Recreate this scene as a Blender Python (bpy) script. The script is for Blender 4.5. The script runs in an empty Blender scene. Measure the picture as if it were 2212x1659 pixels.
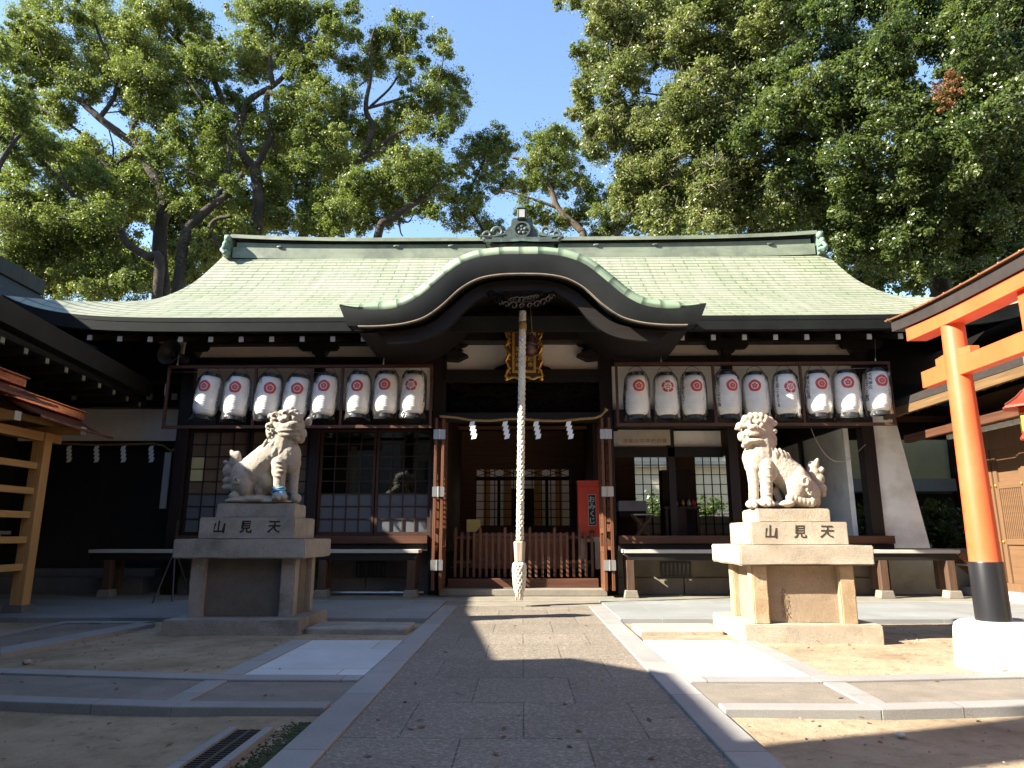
import bpy, bmesh, math, random
import numpy as np
from mathutils import Vector, Matrix, Euler
random.seed(7); RNG = np.random.default_rng(11)
S = bpy.context.scene; COL = S.collection
R = math.radians
# ---------------------------------------------------------------- camera
TILT, YAW, EYE, FPX = R(12.19), R(.876), 1.2, 1504.0
cd = bpy.data.cameras.new('camera'); cam = bpy.data.objects.new('camera', cd); COL.objects.link(cam)
cam.location = (0, 0, EYE); cam.rotation_euler = (R(90)+TILT, 0, YAW)
cd.sensor_width = 36; cd.lens = 36*FPX/2212; cd.clip_start = .05; cd.clip_end = 2000
S.camera = cam
# ---------------------------------------------------------------- light
SUN_EL, SUN_AZ = R(33), math.atan2(-.937, -.35)      # azimuth of the sun: x = sin, y = cos
w = bpy.data.worlds.new('World'); S.world = w; w.use_nodes = True
nt = w.node_tree; bg = nt.nodes['Background']
sky = nt.nodes.new('ShaderNodeTexSky'); sky.sky_type = 'NISHITA'; sky.sun_disc = False
sky.sun_elevation = SUN_EL; sky.sun_rotation = SUN_AZ; sky.air_density = 1.0; sky.dust_density = .25; sky.ozone_density = 2.2
nt.links.new(sky.outputs[0], bg.inputs[0]); bg.inputs[1].default_value = .085
sd = bpy.data.lights.new('sun', 'SUN'); sd.energy = 5; sd.angle = R(.5); sd.color = (1, .93, .8)
sun = bpy.data.objects.new('sun', sd); COL.objects.link(sun)
travel = Vector((-math.sin(SUN_AZ)*math.cos(SUN_EL), -math.cos(SUN_AZ)*math.cos(SUN_EL), -math.sin(SUN_EL)))
sun.rotation_euler = travel.to_track_quat('-Z', 'Y').to_euler()
vs = S.view_settings; vs.view_transform = 'Standard'; vs.look = 'None'; vs.exposure = 2.3; vs.gamma = 1
S.cycles.max_bounces = 8; S.cycles.transparent_max_bounces = 16; S.cycles.diffuse_bounces = 4
# ---------------------------------------------------------------- measuring (2212 x 1659 photo pixels -> metres)
def ray(px, py):
    x, y = (px-1106)/FPX, -(py-829.5)/FPX
    v = (x, math.cos(TILT)-y*math.sin(TILT), math.sin(TILT)+y*math.cos(TILT))
    c, s = math.cos(YAW), math.sin(YAW)
    return Vector((c*v[0]-s*v[1], s*v[0]+c*v[1], v[2]))
O = Vector((0, 0, EYE))
def atY(px, py, Y): r = ray(px, py); return O+r*(Y/r.y)
def atZ(px, py, Z=0): r = ray(px, py); return O+r*((Z-EYE)/r.z)
def atX(px, py, X): r = ray(px, py); return O+r*(X/r.x)
def zy(py, Y, px=1129): return atY(px, py, Y).z
def xy(px, Y, py=1000): return atY(px, py, Y).x
# ---------------------------------------------------------------- materials
def _new(name):
    m = bpy.data.materials.new(name); m.use_nodes = True
    return m, m.node_tree, m.node_tree.nodes['Principled BSDF']
def ramp(nt, fac, stops):
    n = nt.nodes.new('ShaderNodeValToRGB'); e = n.color_ramp.elements
    e[0].position, e[0].color = stops[0][0], (*stops[0][1], 1)
    e[1].position, e[1].color = stops[-1][0], (*stops[-1][1], 1)
    for p, c in stops[1:-1]:
        k = e.new(p); k.color = (*c, 1)
    nt.links.new(fac, n.inputs[0]); return n.outputs[0]
def noise(nt, vec, scale, detail=6, rough=.6):
    n = nt.nodes.new('ShaderNodeTexNoise'); n.inputs['Scale'].default_value = scale
    n.inputs['Detail'].default_value = detail; n.inputs['Roughness'].default_value = rough
    nt.links.new(vec, n.inputs['Vector']); return n.outputs['Fac']
def coords(nt, scale=(1, 1, 1), kind='Object'):
    t = nt.nodes.new('ShaderNodeTexCoord'); m = nt.nodes.new('ShaderNodeMapping')
    m.inputs['Scale'].default_value = scale; nt.links.new(t.outputs[kind], m.inputs[0]); return m.outputs[0]
def mix(nt, f, a, b, mode='MIX'):
    n = nt.nodes.new('ShaderNodeMix'); n.data_type = 'RGBA'; n.blend_type = mode
    for s, v in ((n.inputs[0], f), (n.inputs[6], a), (n.inputs[7], b)):
        if hasattr(v, 'is_output'): nt.links.new(v, s)
        elif isinstance(v, (int, float)): s.default_value = v
        else: s.default_value = (*v, 1)
    return n.outputs[2]
def bump(nt, h, b, strength, dist=.01):
    n = nt.nodes.new('ShaderNodeBump'); n.inputs['Strength'].default_value = strength
    n.inputs['Distance'].default_value = dist; nt.links.new(h, n.inputs['Height'])
    nt.links.new(n.outputs[0], b.inputs['Normal']); return n
def sc(c, k): return tuple(min(1, max(0, x*k)) for x in c)
def M(name, c, rough=.7, var=.2, scale=4, stretch=(1, 1, 1), stain=None, stain_scale=1.2, stain_amt=(.5, .7), bmp=.15, bscale=40, spec=.4, metal=0):
    m, nt, b = _new(name); v = coords(nt, stretch)
    col = ramp(nt, noise(nt, v, scale), [(.3, sc(c, 1-var)), (.7, sc(c, 1+var))])
    fine = noise(nt, v, bscale, 4)
    if stain:
        f = ramp(nt, noise(nt, coords(nt), stain_scale, 8, .65), [(stain_amt[0], (0, 0, 0)), (stain_amt[1], (1, 1, 1))])
        col = mix(nt, f, col, stain)
    nt.links.new(col, b.inputs['Base Color'])
    b.inputs['Roughness'].default_value = rough; b.inputs['Specular IOR Level'].default_value = spec; b.inputs['Metallic'].default_value = metal
    if bmp: bump(nt, fine, b, bmp)
    return m
def wood(name, c, grain='z', rough=.6, var=.3, stain=None, spec=.3):
    st = {'x': (.6, 14, 14), 'y': (14, .6, 14), 'z': (14, 14, .6)}[grain]
    return M(name, c, rough, var, 2.2, st, stain=stain, bmp=.25, bscale=5, spec=spec)
def granite(name, c, speck=(.12, .1, .08), light=(.6, .56, .5), amt=.5, sscale=110, stain=None, rough=.8, warm=None, bmp=.35, samt=(.45, .7)):
    m, nt, b = _new(name); v = coords(nt)
    base = ramp(nt, noise(nt, v, 3, 8), [(.3, sc(c, .8)), (.7, sc(c, 1.15))])
    n1 = noise(nt, v, sscale, 3, .7)
    base = mix(nt, ramp(nt, n1, [(.36, (amt,)*3), (.44, (0, 0, 0))]), base, speck)
    base = mix(nt, ramp(nt, n1, [(.58, (0, 0, 0)), (.66, (amt,)*3)]), base, light)
    if stain:
        base = mix(nt, ramp(nt, noise(nt, v, 1.7, 9, .7), [(samt[0], (0, 0, 0)), (samt[1], (.8,)*3)]), base, stain)
    nt.links.new(base, b.inputs['Base Color']); b.inputs['Roughness'].default_value = rough
    h = nt.nodes.new('ShaderNodeMath'); h.operation = 'ADD'
    nt.links.new(noise(nt, v, 14, 8, .7), h.inputs[0]); nt.links.new(n1, h.inputs[1])
    bump(nt, h.outputs[0], b, bmp, .02)
    return m
def plain(name, c, rough=.5, metal=0, spec=.5):
    m, nt, b = _new(name); b.inputs['Base Color'].default_value = (*c, 1); b.inputs['Roughness'].default_value = rough
    b.inputs['Metallic'].default_value = metal; b.inputs['Specular IOR Level'].default_value = spec
    return m
# ---------------------------------------------------------------- geometry
class MB:
    def __init__(s): s.v = []; s.f = []; s.uv = []
    def raw(s, v, f, uv=None):
        o = len(s.v); s.v += [Vector(p) for p in v]; s.f += [tuple(i+o for i in q) for q in f]
        if uv: s.uv += uv
        return s
    def box(s, a, b):
        x0, y0, z0 = a; x1, y1, z1 = b
        return s.raw([(x0,y0,z0),(x1,y0,z0),(x1,y1,z0),(x0,y1,z0),(x0,y0,z1),(x1,y0,z1),(x1,y1,z1),(x0,y1,z1)],
                     [(0,3,2,1),(4,5,6,7),(0,1,5,4),(1,2,6,5),(2,3,7,6),(3,0,4,7)])
    def beam(s, p0, p1, w, h, up=(0, 0, 1)):
        p0, p1 = Vector(p0), Vector(p1); d = (p1-p0).normalized(); u = Vector(up)
        r = d.cross(u).normalized(); u = r.cross(d).normalized(); v = []
        for p in (p0, p1): v += [p-r*w/2-u*h/2, p+r*w/2-u*h/2, p+r*w/2+u*h/2, p-r*w/2+u*h/2]
        return s.raw(v, [(0,1,2,3),(7,6,5,4),(0,4,5,1),(1,5,6,2),(2,6,7,3),(3,7,4,0)])
    def tube(s, pts, r, n=8, cap=True):
        pts = [Vector(p) for p in pts]; rr = r if isinstance(r, (list, tuple)) else [r]*len(pts)
        v = []; f = []; prev = None
        for i, p in enumerate(pts):
            d = (pts[min(i+1, len(pts)-1)]-pts[max(i-1, 0)]).normalized()
            if prev is None: a = d.orthogonal().normalized()
            else:
                a = prev-d*prev.dot(d)
                a = a.normalized() if a.length > 1e-5 else d.orthogonal().normalized()
            prev = a; b = d.cross(a)
            for k in range(n):
                t = 2*math.pi*k/n; v.append(p+(a*math.cos(t)+b*math.sin(t))*rr[i])
        for i in range(len(pts)-1):
            for k in range(n):
                k2 = (k+1) % n; f.append((i*n+k, i*n+k2, (i+1)*n+k2, (i+1)*n+k))
        if cap: f.append(tuple(range(n))[::-1]); f.append(tuple((len(pts)-1)*n+k for k in range(n)))
        return s.raw(v, f)
    def lathe(s, prof, c=(0, 0, 0), n=24, mat=None):
        c = Vector(c); v = []; f = []
        for r, z in prof:
            for k in range(n):
                t = 2*math.pi*k/n; p = Vector((r*math.cos(t), r*math.sin(t), z))
                if mat: p = mat @ p
                v.append(p+c)
        for i in range(len(prof)-1):
            for k in range(n):
                k2 = (k+1) % n; f.append((i*n+k, i*n+k2, (i+1)*n+k2, (i+1)*n+k))
        if prof[0][0] > 1e-4: f.append(tuple(range(n))[::-1])
        if prof[-1][0] > 1e-4: f.append(tuple((len(prof)-1)*n+k for k in range(n)))
        return s.raw(v, f)
    def prism(s, poly, d0, d1, axis='y'):
        n = len(poly)
        g = {'y': lambda a, b, d: (a, d, b), 'x': lambda a, b, d: (d, a, b), 'z': lambda a, b, d: (a, b, d)}[axis]
        v = [g(a, b, d0) for a, b in poly]+[g(a, b, d1) for a, b in poly]
        f = [tuple(range(n)), tuple(range(2*n-1, n-1, -1))]+[(i, (i+1) % n, n+(i+1) % n, n+i) for i in range(n)]
        return s.raw(v, f)
    def ell(s, c, r, rot=None, nu=14, nv=9):
        if isinstance(r, (int, float)): r = (r, r, r)
        mt = Euler(rot).to_matrix() if rot else None; c = Vector(c); v = []; f = []
        for j in range(nv+1):
            ph = math.pi*(j/nv)
            for i in range(nu):
                t = 2*math.pi*i/nu
                p = Vector((r[0]*max(math.sin(ph), 1e-3)*math.cos(t), r[1]*max(math.sin(ph), 1e-3)*math.sin(t), r[2]*math.cos(ph)))
                v.append((mt @ p if mt else p)+c)
        for j in range(nv):
            for i in range(nu):
                i2 = (i+1) % nu; f.append((j*nu+i, (j+1)*nu+i, (j+1)*nu+i2, j*nu+i2))
        f.append(tuple(range(nu))); f.append(tuple(nv*nu+i for i in range(nu))[::-1])
        return s.raw(v, f)
    def cap(s, p0, p1, r0, r1=None, n=12):
        r1 = r1 or r0; p0, p1 = Vector(p0), Vector(p1)
        k = 5
        for i in range(k+1):
            t = i/k; s.ell(p0.lerp(p1, t), r0+(r1-r0)*t, nu=n, nv=8)
        return s
    def grid(s, rows, uvs=None, flip=False):
        n = len(rows[0]); v = [p for r in rows for p in r]; f = []; uv = []
        for j in range(len(rows)-1):
            for i in range(n-1):
                q = (j*n+i, j*n+i+1, (j+1)*n+i+1, (j+1)*n+i)
                f.append(q[::-1] if flip else q)
                if uvs:
                    u = [uvs[j][i], uvs[j][i+1], uvs[j+1][i+1], uvs[j+1][i]]
                    uv.append(u[::-1] if flip else u)
        return s.raw(v, f, uv if uvs else None)
def base_of(p):
    o = Vector((0, 0, 0))
    while p: o += p.location; p = p.parent
    return o
def build(mb, name, mat, parent=None, smooth=False, bevel=0, recalc=True):
    me = bpy.data.meshes.new(name); o = base_of(parent)
    me.from_pydata([tuple(p-o) for p in mb.v], [], mb.f)
    if mb.uv and len(mb.uv) == len(mb.f):
        L = me.uv_layers.new(name='UVMap'); k = 0
        flat = [c for q in mb.uv for c in q]
        for i, c in enumerate(flat): L.data[i].uv = c
    if recalc and len(mb.f) < 60000 and not mb.uv:
        bm = bmesh.new(); bm.from_mesh(me); bmesh.ops.recalc_face_normals(bm, faces=bm.faces); bm.to_mesh(me); bm.free()
    me.materials.append(mat)
    if smooth:
        me.polygons.foreach_set('use_smooth', [True]*len(me.polygons))
        if smooth != True: me.set_sharp_from_angle(angle=R(smooth))
    ob = bpy.data.objects.new(name, me); COL.objects.link(ob)
    if parent: ob.parent = parent
    if bevel:
        b = ob.modifiers.new('bevel', 'BEVEL'); b.width = bevel; b.segments = 2; b.limit_method = 'ANGLE'
    return ob
def tag(o, label=None, cat=None, group=None, kind=None):
    for k, v in (('label', label), ('category', cat), ('group', group), ('kind', kind)):
        if v: o[k] = v
    return o
def thing(name, label, cat, loc=(0, 0, 0), group=None):
    o = bpy.data.objects.new(name, None); o.empty_display_size = .2; COL.objects.link(o); o.location = loc
    return tag(o, label, cat, group)
def dup(o, parent=None):
    c = o.copy(); COL.objects.link(c)
    if parent: c.parent = parent
    for ch in [x for x in bpy.data.objects if x.parent == o]: dup(ch, c)
    return c
def text_raw(body, size, res=3, bold=0):
    cu = bpy.data.curves.new('t', 'FONT'); cu.offset = bold; cu.body = body; cu.size = size; cu.align_x = 'CENTER'; cu.align_y = 'CENTER'; cu.resolution_u = res
    ob = bpy.data.objects.new('t', cu); COL.objects.link(ob)
    dg = bpy.context.evaluated_depsgraph_get(); dg.update()
    me = bpy.data.meshes.new_from_object(ob.evaluated_get(dg))
    v = [tuple(p.co) for p in me.vertices]; f = [tuple(p.vertices) for p in me.polygons]
    bpy.data.objects.remove(ob); bpy.data.meshes.remove(me); bpy.data.curves.remove(cu)
    if v:
        cx = (max(p[0] for p in v)+min(p[0] for p in v))/2; cy = (max(p[1] for p in v)+min(p[1] for p in v))/2
        v = [(p[0]-cx, p[1]-cy) for p in v]
    return v, f
_GL = {}
def glyph(ch):
    if ch not in _GL: _GL[ch] = text_raw(ch, 1.0, bold=.022)
    return _GL[ch]
def vtext(mb, body, size, fn, step=1.05, wide=1.0):
    """vertical column of characters; fn(u, v) -> point, v counts down from 0"""
    for i, ch in enumerate(body):
        v, f = glyph(ch)
        mb.raw([fn(p[0]*size*wide, p[1]*size-(i+.5)*size*step) for p in v], f)
    return mb
# ---------------------------------------------------------------- the palette
def dirt_mat():
    m, nt, b = _new('packed_earth'); v = coords(nt)
    c = ramp(nt, noise(nt, v, 1.1, 10, .68), [(.3, (.18, .132, .082)), (.5, (.29, .222, .145)), (.7, (.37, .295, .2))])
    c = mix(nt, ramp(nt, noise(nt, v, 5, 10, .75), [(.52, (0, 0, 0)), (.72, (.7,)*3)]), c, (.11, .078, .045))
    c = mix(nt, ramp(nt, noise(nt, v, 60, 5, .7), [(.62, (0, 0, 0)), (.7, (.7,)*3)]), c, (.32, .27, .2))
    c = mix(nt, ramp(nt, noise(nt, v, 75, 4, .7), [(.3, (.7,)*3), (.38, (0, 0, 0))]), c, (.08, .06, .035))
    nt.links.new(c, b.inputs['Base Color']); b.inputs['Roughness'].default_value = .95; b.inputs['Specular IOR Level'].default_value = .15
    bump(nt, noise(nt, v, 18, 10, .75), b, .6, .04); return m
def slab_mat(name, c, speck, light, bw, bh, sscale, mortar, amt, offset=.5, msize=.012, rough=.75):
    m, nt, b = _new(name); v = coords(nt)
    br = nt.nodes.new('ShaderNodeTexBrick'); nt.links.new(v, br.inputs[0]); br.offset = offset
    br.inputs['Color1'].default_value = (*sc(c, .88), 1); br.inputs['Color2'].default_value = (*sc(c, 1.12), 1); br.inputs['Mortar'].default_value = (*mortar, 1)
    br.inputs['Scale'].default_value = 1; br.inputs['Brick Width'].default_value = bw; br.inputs['Row Height'].default_value = bh
    br.inputs['Mortar Size'].default_value = msize; br.inputs['Mortar Smooth'].default_value = .3
    n1 = noise(nt, v, sscale, 2, .6)
    k = mix(nt, ramp(nt, n1, [(.38, (amt,)*3), (.45, (0, 0, 0))]), br.outputs[0], speck)
    k = mix(nt, ramp(nt, n1, [(.56, (0, 0, 0)), (.62, (amt,)*3)]), k, light)
    k = mix(nt, .55, k, ramp(nt, noise(nt, v, .9, 8, .65), [(.3, (.55, .53, .5)), (.7, (1, 1, 1))]), 'MULTIPLY')
    nt.links.new(k, b.inputs['Base Color']); b.inputs['Roughness'].default_value = rough
    a = nt.nodes.new('ShaderNodeMath'); a.operation = 'MULTIPLY_ADD'; nt.links.new(br.outputs['Fac'], a.inputs[0]); a.inputs[1].default_value = -1.6
    nt.links.new(n1, a.inputs[2]); bump(nt, a.outputs[0], b, .45, .012); return m
def copper_mat(name, c1, c2, c3, rh=.19, bw=.62, mortar=(.07, .1, .06)):
    m, nt, b = _new(name); t = nt.nodes.new('ShaderNodeUVMap')
    v = t.outputs[0]; br = nt.nodes.new('ShaderNodeTexBrick'); nt.links.new(v, br.inputs[0])
    br.inputs['Color1'].default_value = (*c1, 1); br.inputs['Color2'].default_value = (*c2, 1); br.inputs['Mortar'].default_value = (*mortar, 1)
    br.inputs['Scale'].default_value = 1; br.inputs['Brick Width'].default_value = bw; br.inputs['Row Height'].default_value = rh
    br.inputs['Mortar Size'].default_value = .016; br.inputs['Mortar Smooth'].default_value = .4; br.inputs['Bias'].default_value = -.1
    k = mix(nt, ramp(nt, noise(nt, v, .55, 8, .62), [(.4, (0, 0, 0)), (.68, (.75,)*3)]), br.outputs[0], c3)
    mp = nt.nodes.new('ShaderNodeMapping'); mp.inputs['Scale'].default_value = (7, .35, 1); nt.links.new(v, mp.inputs[0])
    k = mix(nt, .75, k, ramp(nt, noise(nt, mp.outputs[0], 1, 8, .68), [(.3, (.62, .66, .6)), (.62, (1, 1, 1))]), 'MULTIPLY')
    nt.links.new(k, b.inputs['Base Color']); b.inputs['Roughness'].default_value = .48; b.inputs['Specular IOR Level'].default_value = .5
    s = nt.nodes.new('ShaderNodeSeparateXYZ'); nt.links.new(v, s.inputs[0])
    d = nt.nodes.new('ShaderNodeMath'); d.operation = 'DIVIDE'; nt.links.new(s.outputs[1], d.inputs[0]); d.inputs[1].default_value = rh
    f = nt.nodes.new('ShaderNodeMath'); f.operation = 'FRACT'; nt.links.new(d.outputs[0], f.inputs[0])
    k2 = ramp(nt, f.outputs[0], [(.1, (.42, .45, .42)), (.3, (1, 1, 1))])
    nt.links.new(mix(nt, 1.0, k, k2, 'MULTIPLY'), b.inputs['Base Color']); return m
def glass_mat():
    m, nt, b = _new('window_glass'); out = nt.nodes['Material Output']; nt.nodes.remove(b)
    g = nt.nodes.new('ShaderNodeBsdfGlossy'); g.inputs['Roughness'].default_value = .015; g.inputs['Color'].default_value = (.9, .95, .93, 1)
    t = nt.nodes.new('ShaderNodeBsdfTransparent'); t.inputs[0].default_value = (.75, .8, .78, 1)
    f = nt.nodes.new('ShaderNodeFresnel'); f.inputs[0].default_value = 1.6
    x = nt.nodes.new('ShaderNodeMixShader'); nt.links.new(f.outputs[0], x.inputs[0]); nt.links.new(t.outputs[0], x.inputs[1]); nt.links.new(g.outputs[0], x.inputs[2])
    nt.links.new(x.outputs[0], out.inputs[0]); return m
def plastic_mat():
    m, nt, b = _new('clear_plastic'); out = nt.nodes['Material Output']; nt.nodes.remove(b)
    g = nt.nodes.new('ShaderNodeBsdfGlossy'); g.inputs['Roughness'].default_value = .12
    t = nt.nodes.new('ShaderNodeBsdfTransparent'); t.inputs[0].default_value = (.985, .985, .99, 1)
    d = nt.nodes.new('ShaderNodeBsdfDiffuse'); d.inputs[0].default_value = (.8, .82, .85, 1)
    v = coords(nt); h = noise(nt, coords(nt, (1, 1, .35)), 9, 5, .6)
    bp = nt.nodes.new('ShaderNodeBump'); bp.inputs['Strength'].default_value = 1; bp.inputs['Distance'].default_value = .03
    nt.links.new(h, bp.inputs['Height']); nt.links.new(bp.outputs[0], g.inputs['Normal'])
    f = nt.nodes.new('ShaderNodeFresnel'); f.inputs[0].default_value = 1.16; nt.links.new(bp.outputs[0], f.inputs['Normal'])
    a = nt.nodes.new('ShaderNodeMixShader'); lw = nt.nodes.new('ShaderNodeLayerWeight'); lw.inputs[0].default_value = .25; nt.links.new(ramp(nt, lw.outputs['Facing'], [(.2, (.02,)*3), (.9, (.3,)*3)]), a.inputs[0]); nt.links.new(t.outputs[0], a.inputs[1]); nt.links.new(d.outputs[0], a.inputs[2])
    x = nt.nodes.new('ShaderNodeMixShader'); nt.links.new(f.outputs[0], x.inputs[0]); nt.links.new(a.outputs[0], x.inputs[1]); nt.links.new(g.outputs[0], x.inputs[2])
    nt.links.new(x.outputs[0], out.inputs[0]); return m
def paper_lantern_mat():
    m, nt, b = _new('lantern_paper'); v = coords(nt)
    c = ramp(nt, noise(nt, v, 6, 5), [(.3, (.70, .67, .60)), (.7, (.80, .78, .72))]); nt.links.new(c, b.inputs['Base Color'])
    b.inputs['Roughness'].default_value = .6; b.inputs['Subsurface Weight'].default_value = 0
    wv = nt.nodes.new('ShaderNodeTexWave'); wv.bands_direction = 'Z'; wv.inputs['Scale'].default_value = 9; wv.inputs['Distortion'].default_value = 0
    nt.links.new(v, wv.inputs[0]); bump(nt, wv.outputs['Fac'], b, .35, .008); return m
def leaf_mat(name, stops, trans=.35, rough=.45):
    m, nt, b = _new(name); out = nt.nodes['Material Output']
    a = nt.nodes.new('ShaderNodeAttribute'); a.attribute_name = 'shade'
    c = ramp(nt, a.outputs['Fac'], stops); nt.links.new(c, b.inputs['Base Color'])
    b.inputs['Roughness'].default_value = rough; b.inputs['Specular IOR Level'].default_value = .4
    t = nt.nodes.new('ShaderNodeBsdfTranslucent'); nt.links.new(mix(nt, .5, c, (.22, .3, .02)), t.inputs[0])
    x = nt.nodes.new('ShaderNodeMixShader'); x.inputs[0].default_value = trans
    nt.links.new(b.outputs[0], x.inputs[1]); nt.links.new(t.outputs[0], x.inputs[2]); nt.links.new(x.outputs[0], out.inputs[0]); return m
m_dirt = dirt_mat()
m_path = slab_mat('pebble_paving', (.175, .145, .11), (.085, .07, .052), (.36, .32, .265), .75, .9, 48, (.06, .05, .04), .55, msize=.006)
m_kerb = slab_mat('kerb_granite', (.26, .25, .235), (.17, .165, .155), (.34, .33, .31), 3, 1.4, 160, (.12, .11, .1), .5, msize=.006)
m_white = slab_mat('pale_granite', (.5, .5, .5), (.4, .4, .4), (.58, .58, .58), 1.6, 1.1, 190, (.36, .3, .22), .4, msize=.008)
m_apron = slab_mat('apron_granite', (.21, .215, .21), (.16, .16, .16), (.27, .27, .27), 1.3, .62, 170, (.3, .3, .29), .45, msize=.006)
m_terr = granite('terrace_concrete', (.2, .175, .135), (.09, .08, .06), (.3, .28, .24), .5, 80, stain=(.14, .12, .095))
m_cross = granite('worn_concrete', (.175, .148, .115), (.08, .07, .06), (.26, .24, .22), .6, 70, stain=(.11, .095, .075))
m_green = M('green_mesh', (.16, .27, .22), .6, .3, 9)
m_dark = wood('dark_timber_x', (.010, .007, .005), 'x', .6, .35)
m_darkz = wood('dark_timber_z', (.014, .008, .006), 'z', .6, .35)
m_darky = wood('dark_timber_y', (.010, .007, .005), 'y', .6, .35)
m_red = wood('red_brown_timber_x', (.075, .03, .016), 'x', .55, .35)
m_redz = wood('red_brown_timber_z', (.11, .043, .02), 'z', .5, .35)
m_redy = wood('red_brown_timber_y', (.075, .03, .016), 'y', .55, .35)
m_plas = M('white_plaster', (.8, .76, .69), .9, .06, 2, stain=(.62, .57, .5), stain_scale=.8, stain_amt=(.5, .8), bmp=.08)
m_plas2 = M('weathered_plaster', (.76, .74, .68), .9, .06, 2, (1, 1, 2.5), stain=(.5, .47, .41), stain_scale=1.4, stain_amt=(.45, .75), bmp=.12)
m_white_paint = M('white_paint', (.38, .36, .31), .6, .06, 5)
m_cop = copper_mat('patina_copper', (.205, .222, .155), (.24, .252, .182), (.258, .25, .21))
m_cop2 = M('patina_ridge_copper', (.17, .192, .135), .55, .2, 1.5, (1, 1, 5), stain=(.1, .115, .085), stain_scale=1.3, stain_amt=(.45, .65), bmp=.1)
m_cop3 = M('dark_copper', (.008, .0095, .009), .6, .3, 2, stain=(.014, .018, .016), stain_scale=.9, spec=.25)
m_cop4 = M('ornament_copper', (.045, .058, .05), .5, .3, 3, stain=(.09, .13, .11), stain_scale=5, stain_amt=(.48, .62))
m_cream = M('cream_edge', (.2, .165, .125), .8, .2, 8, stain=(.1, .07, .05), stain_scale=7, stain_amt=(.6, .66))
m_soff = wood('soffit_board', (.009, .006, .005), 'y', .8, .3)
m_glass = glass_mat(); m_film = plastic_mat(); m_paper = paper_lantern_mat()
m_frost = M('frosted_pane', (.085, .09, .095), .5, .05, 2, bmp=0)
m_shoji = M('yellowed_paper', (.42, .4, .2), .8, .08, 3, bmp=0)
m_shojid = M('brown_paper', (.12, .08, .05), .8, .15, 3, bmp=0)
m_black = plain('black_lacquer', (.012, .012, .014), .3)
m_ink = plain('black_ink', (.015, .014, .016), .7)
m_crest = M('red_print', (.52, .05, .045), .6, .12, 12, bmp=0)
m_gold = M('gold_leaf', (.62, .36, .07), .35, .25, 12, metal=.85, bmp=.2)
m_lacq = M('brown_lacquer', (.05, .018, .01), .35, .2, 4)
m_steel = plain('brushed_steel', (.55, .55, .53), .35, .9)
m_rope = M('cotton_rope', (.62, .56, .45), .9, .12, 30, stain=(.4, .33, .23), stain_scale=3, stain_amt=(.5, .75))
m_straw = M('straw_rope', (.3, .19, .07), .9, .3, 40)
m_shide = plain('shide_paper', (.78, .8, .84), .8)
m_bell = M('bronze_bell', (.1, .05, .04), .38, .3, 6, metal=.6)
m_box = M('vermilion_box', (.5, .05, .02), .4, .08, 5, bmp=.05)
m_ver = M('vermilion_paint', (.7, .098, .03), .45, .1, 2.5, (2, 2, .5), stain=(.56, .12, .05), stain_scale=1.6, stain_amt=(.5, .75), bmp=.1, bscale=16, spec=.4)
m_verd = M('kasagi_black', (.03, .024, .022), .5, .25, 3)
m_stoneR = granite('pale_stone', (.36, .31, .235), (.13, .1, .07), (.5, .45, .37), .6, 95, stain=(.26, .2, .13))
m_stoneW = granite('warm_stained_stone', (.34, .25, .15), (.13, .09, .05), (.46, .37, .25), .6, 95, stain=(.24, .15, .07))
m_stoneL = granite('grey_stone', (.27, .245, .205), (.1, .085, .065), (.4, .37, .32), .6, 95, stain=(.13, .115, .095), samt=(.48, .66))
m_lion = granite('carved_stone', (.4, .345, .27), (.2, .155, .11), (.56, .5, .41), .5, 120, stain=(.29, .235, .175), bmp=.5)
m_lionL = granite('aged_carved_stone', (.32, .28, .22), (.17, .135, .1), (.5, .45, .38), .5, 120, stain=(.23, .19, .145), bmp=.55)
m_footw = granite('white_footing', (.47, .455, .42), (.28, .26, .23), (.58, .56, .53), .6, 90, stain=(.33, .3, .26), samt=(.5, .72))
m_cedar = wood('new_cedar_z', (.125, .068, .034), 'z', .55, .16)
m_cedary = wood('new_cedar_y', (.125, .068, .034), 'y', .55, .16)
m_rack = wood('oiled_timber', (.42, .235, .085), 'z', .5, .15)
m_racky = wood('oiled_timber_y', (.42, .235, .085), 'y', .5, .15)
m_newcop = M('bright_copper', (.72, .25, .12), .26, .25, 3, metal=.9, bmp=.3, bscale=16)
m_tile = M('dull_roof_copper', (.022, .027, .028), .85, .3, 2, (1, 6, 1))
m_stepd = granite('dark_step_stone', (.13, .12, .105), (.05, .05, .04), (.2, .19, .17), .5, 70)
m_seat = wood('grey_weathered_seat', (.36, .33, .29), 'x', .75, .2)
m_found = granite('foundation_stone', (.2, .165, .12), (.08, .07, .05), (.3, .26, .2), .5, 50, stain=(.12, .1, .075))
# ---------------------------------------------------------------- ground
def struct(name, mb, m, **k): return tag(build(mb, name, m, **k), kind='structure')
g = MB(); st = [-400, -60, -25, -14]+list(np.arange(-10, 10.1, .5))+[14, 25, 60, 400]; sy = [-120, -40, -12, -6]+list(np.arange(-2, 16.1, .5))+[22, 40, 90, 400]
def gh(x, y): return -.015+.012*math.sin(x*2.1+y)*math.sin(y*1.7) if abs(x) < 10 and -2 < y < 16 else -.015
g.grid([[Vector((x, y, gh(x, y))) for x in st] for y in sy]); struct('ground', g, m_dirt, smooth=True)
struct('main_path', MB().box((-1.1, -8, -.2), (1.1, 12.27, .012)), m_path)
kb = MB()
for s in (-1, 1): kb.box((min(s*1.103, s*1.35), -8, -.2), (max(s*1.103, s*1.35), 12.27, .03))
struct('path_kerbs', kb, m_kerb, bevel=.008)
pads = MB().box((-2.40, 6.33, -.2), (-1.36, 8.32, .026)).box((1.36, 6.3, -.2), (2.36, 8.35, .026))
struct('pale_slabs', pads, m_white, bevel=.006)
ck = MB()
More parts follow.
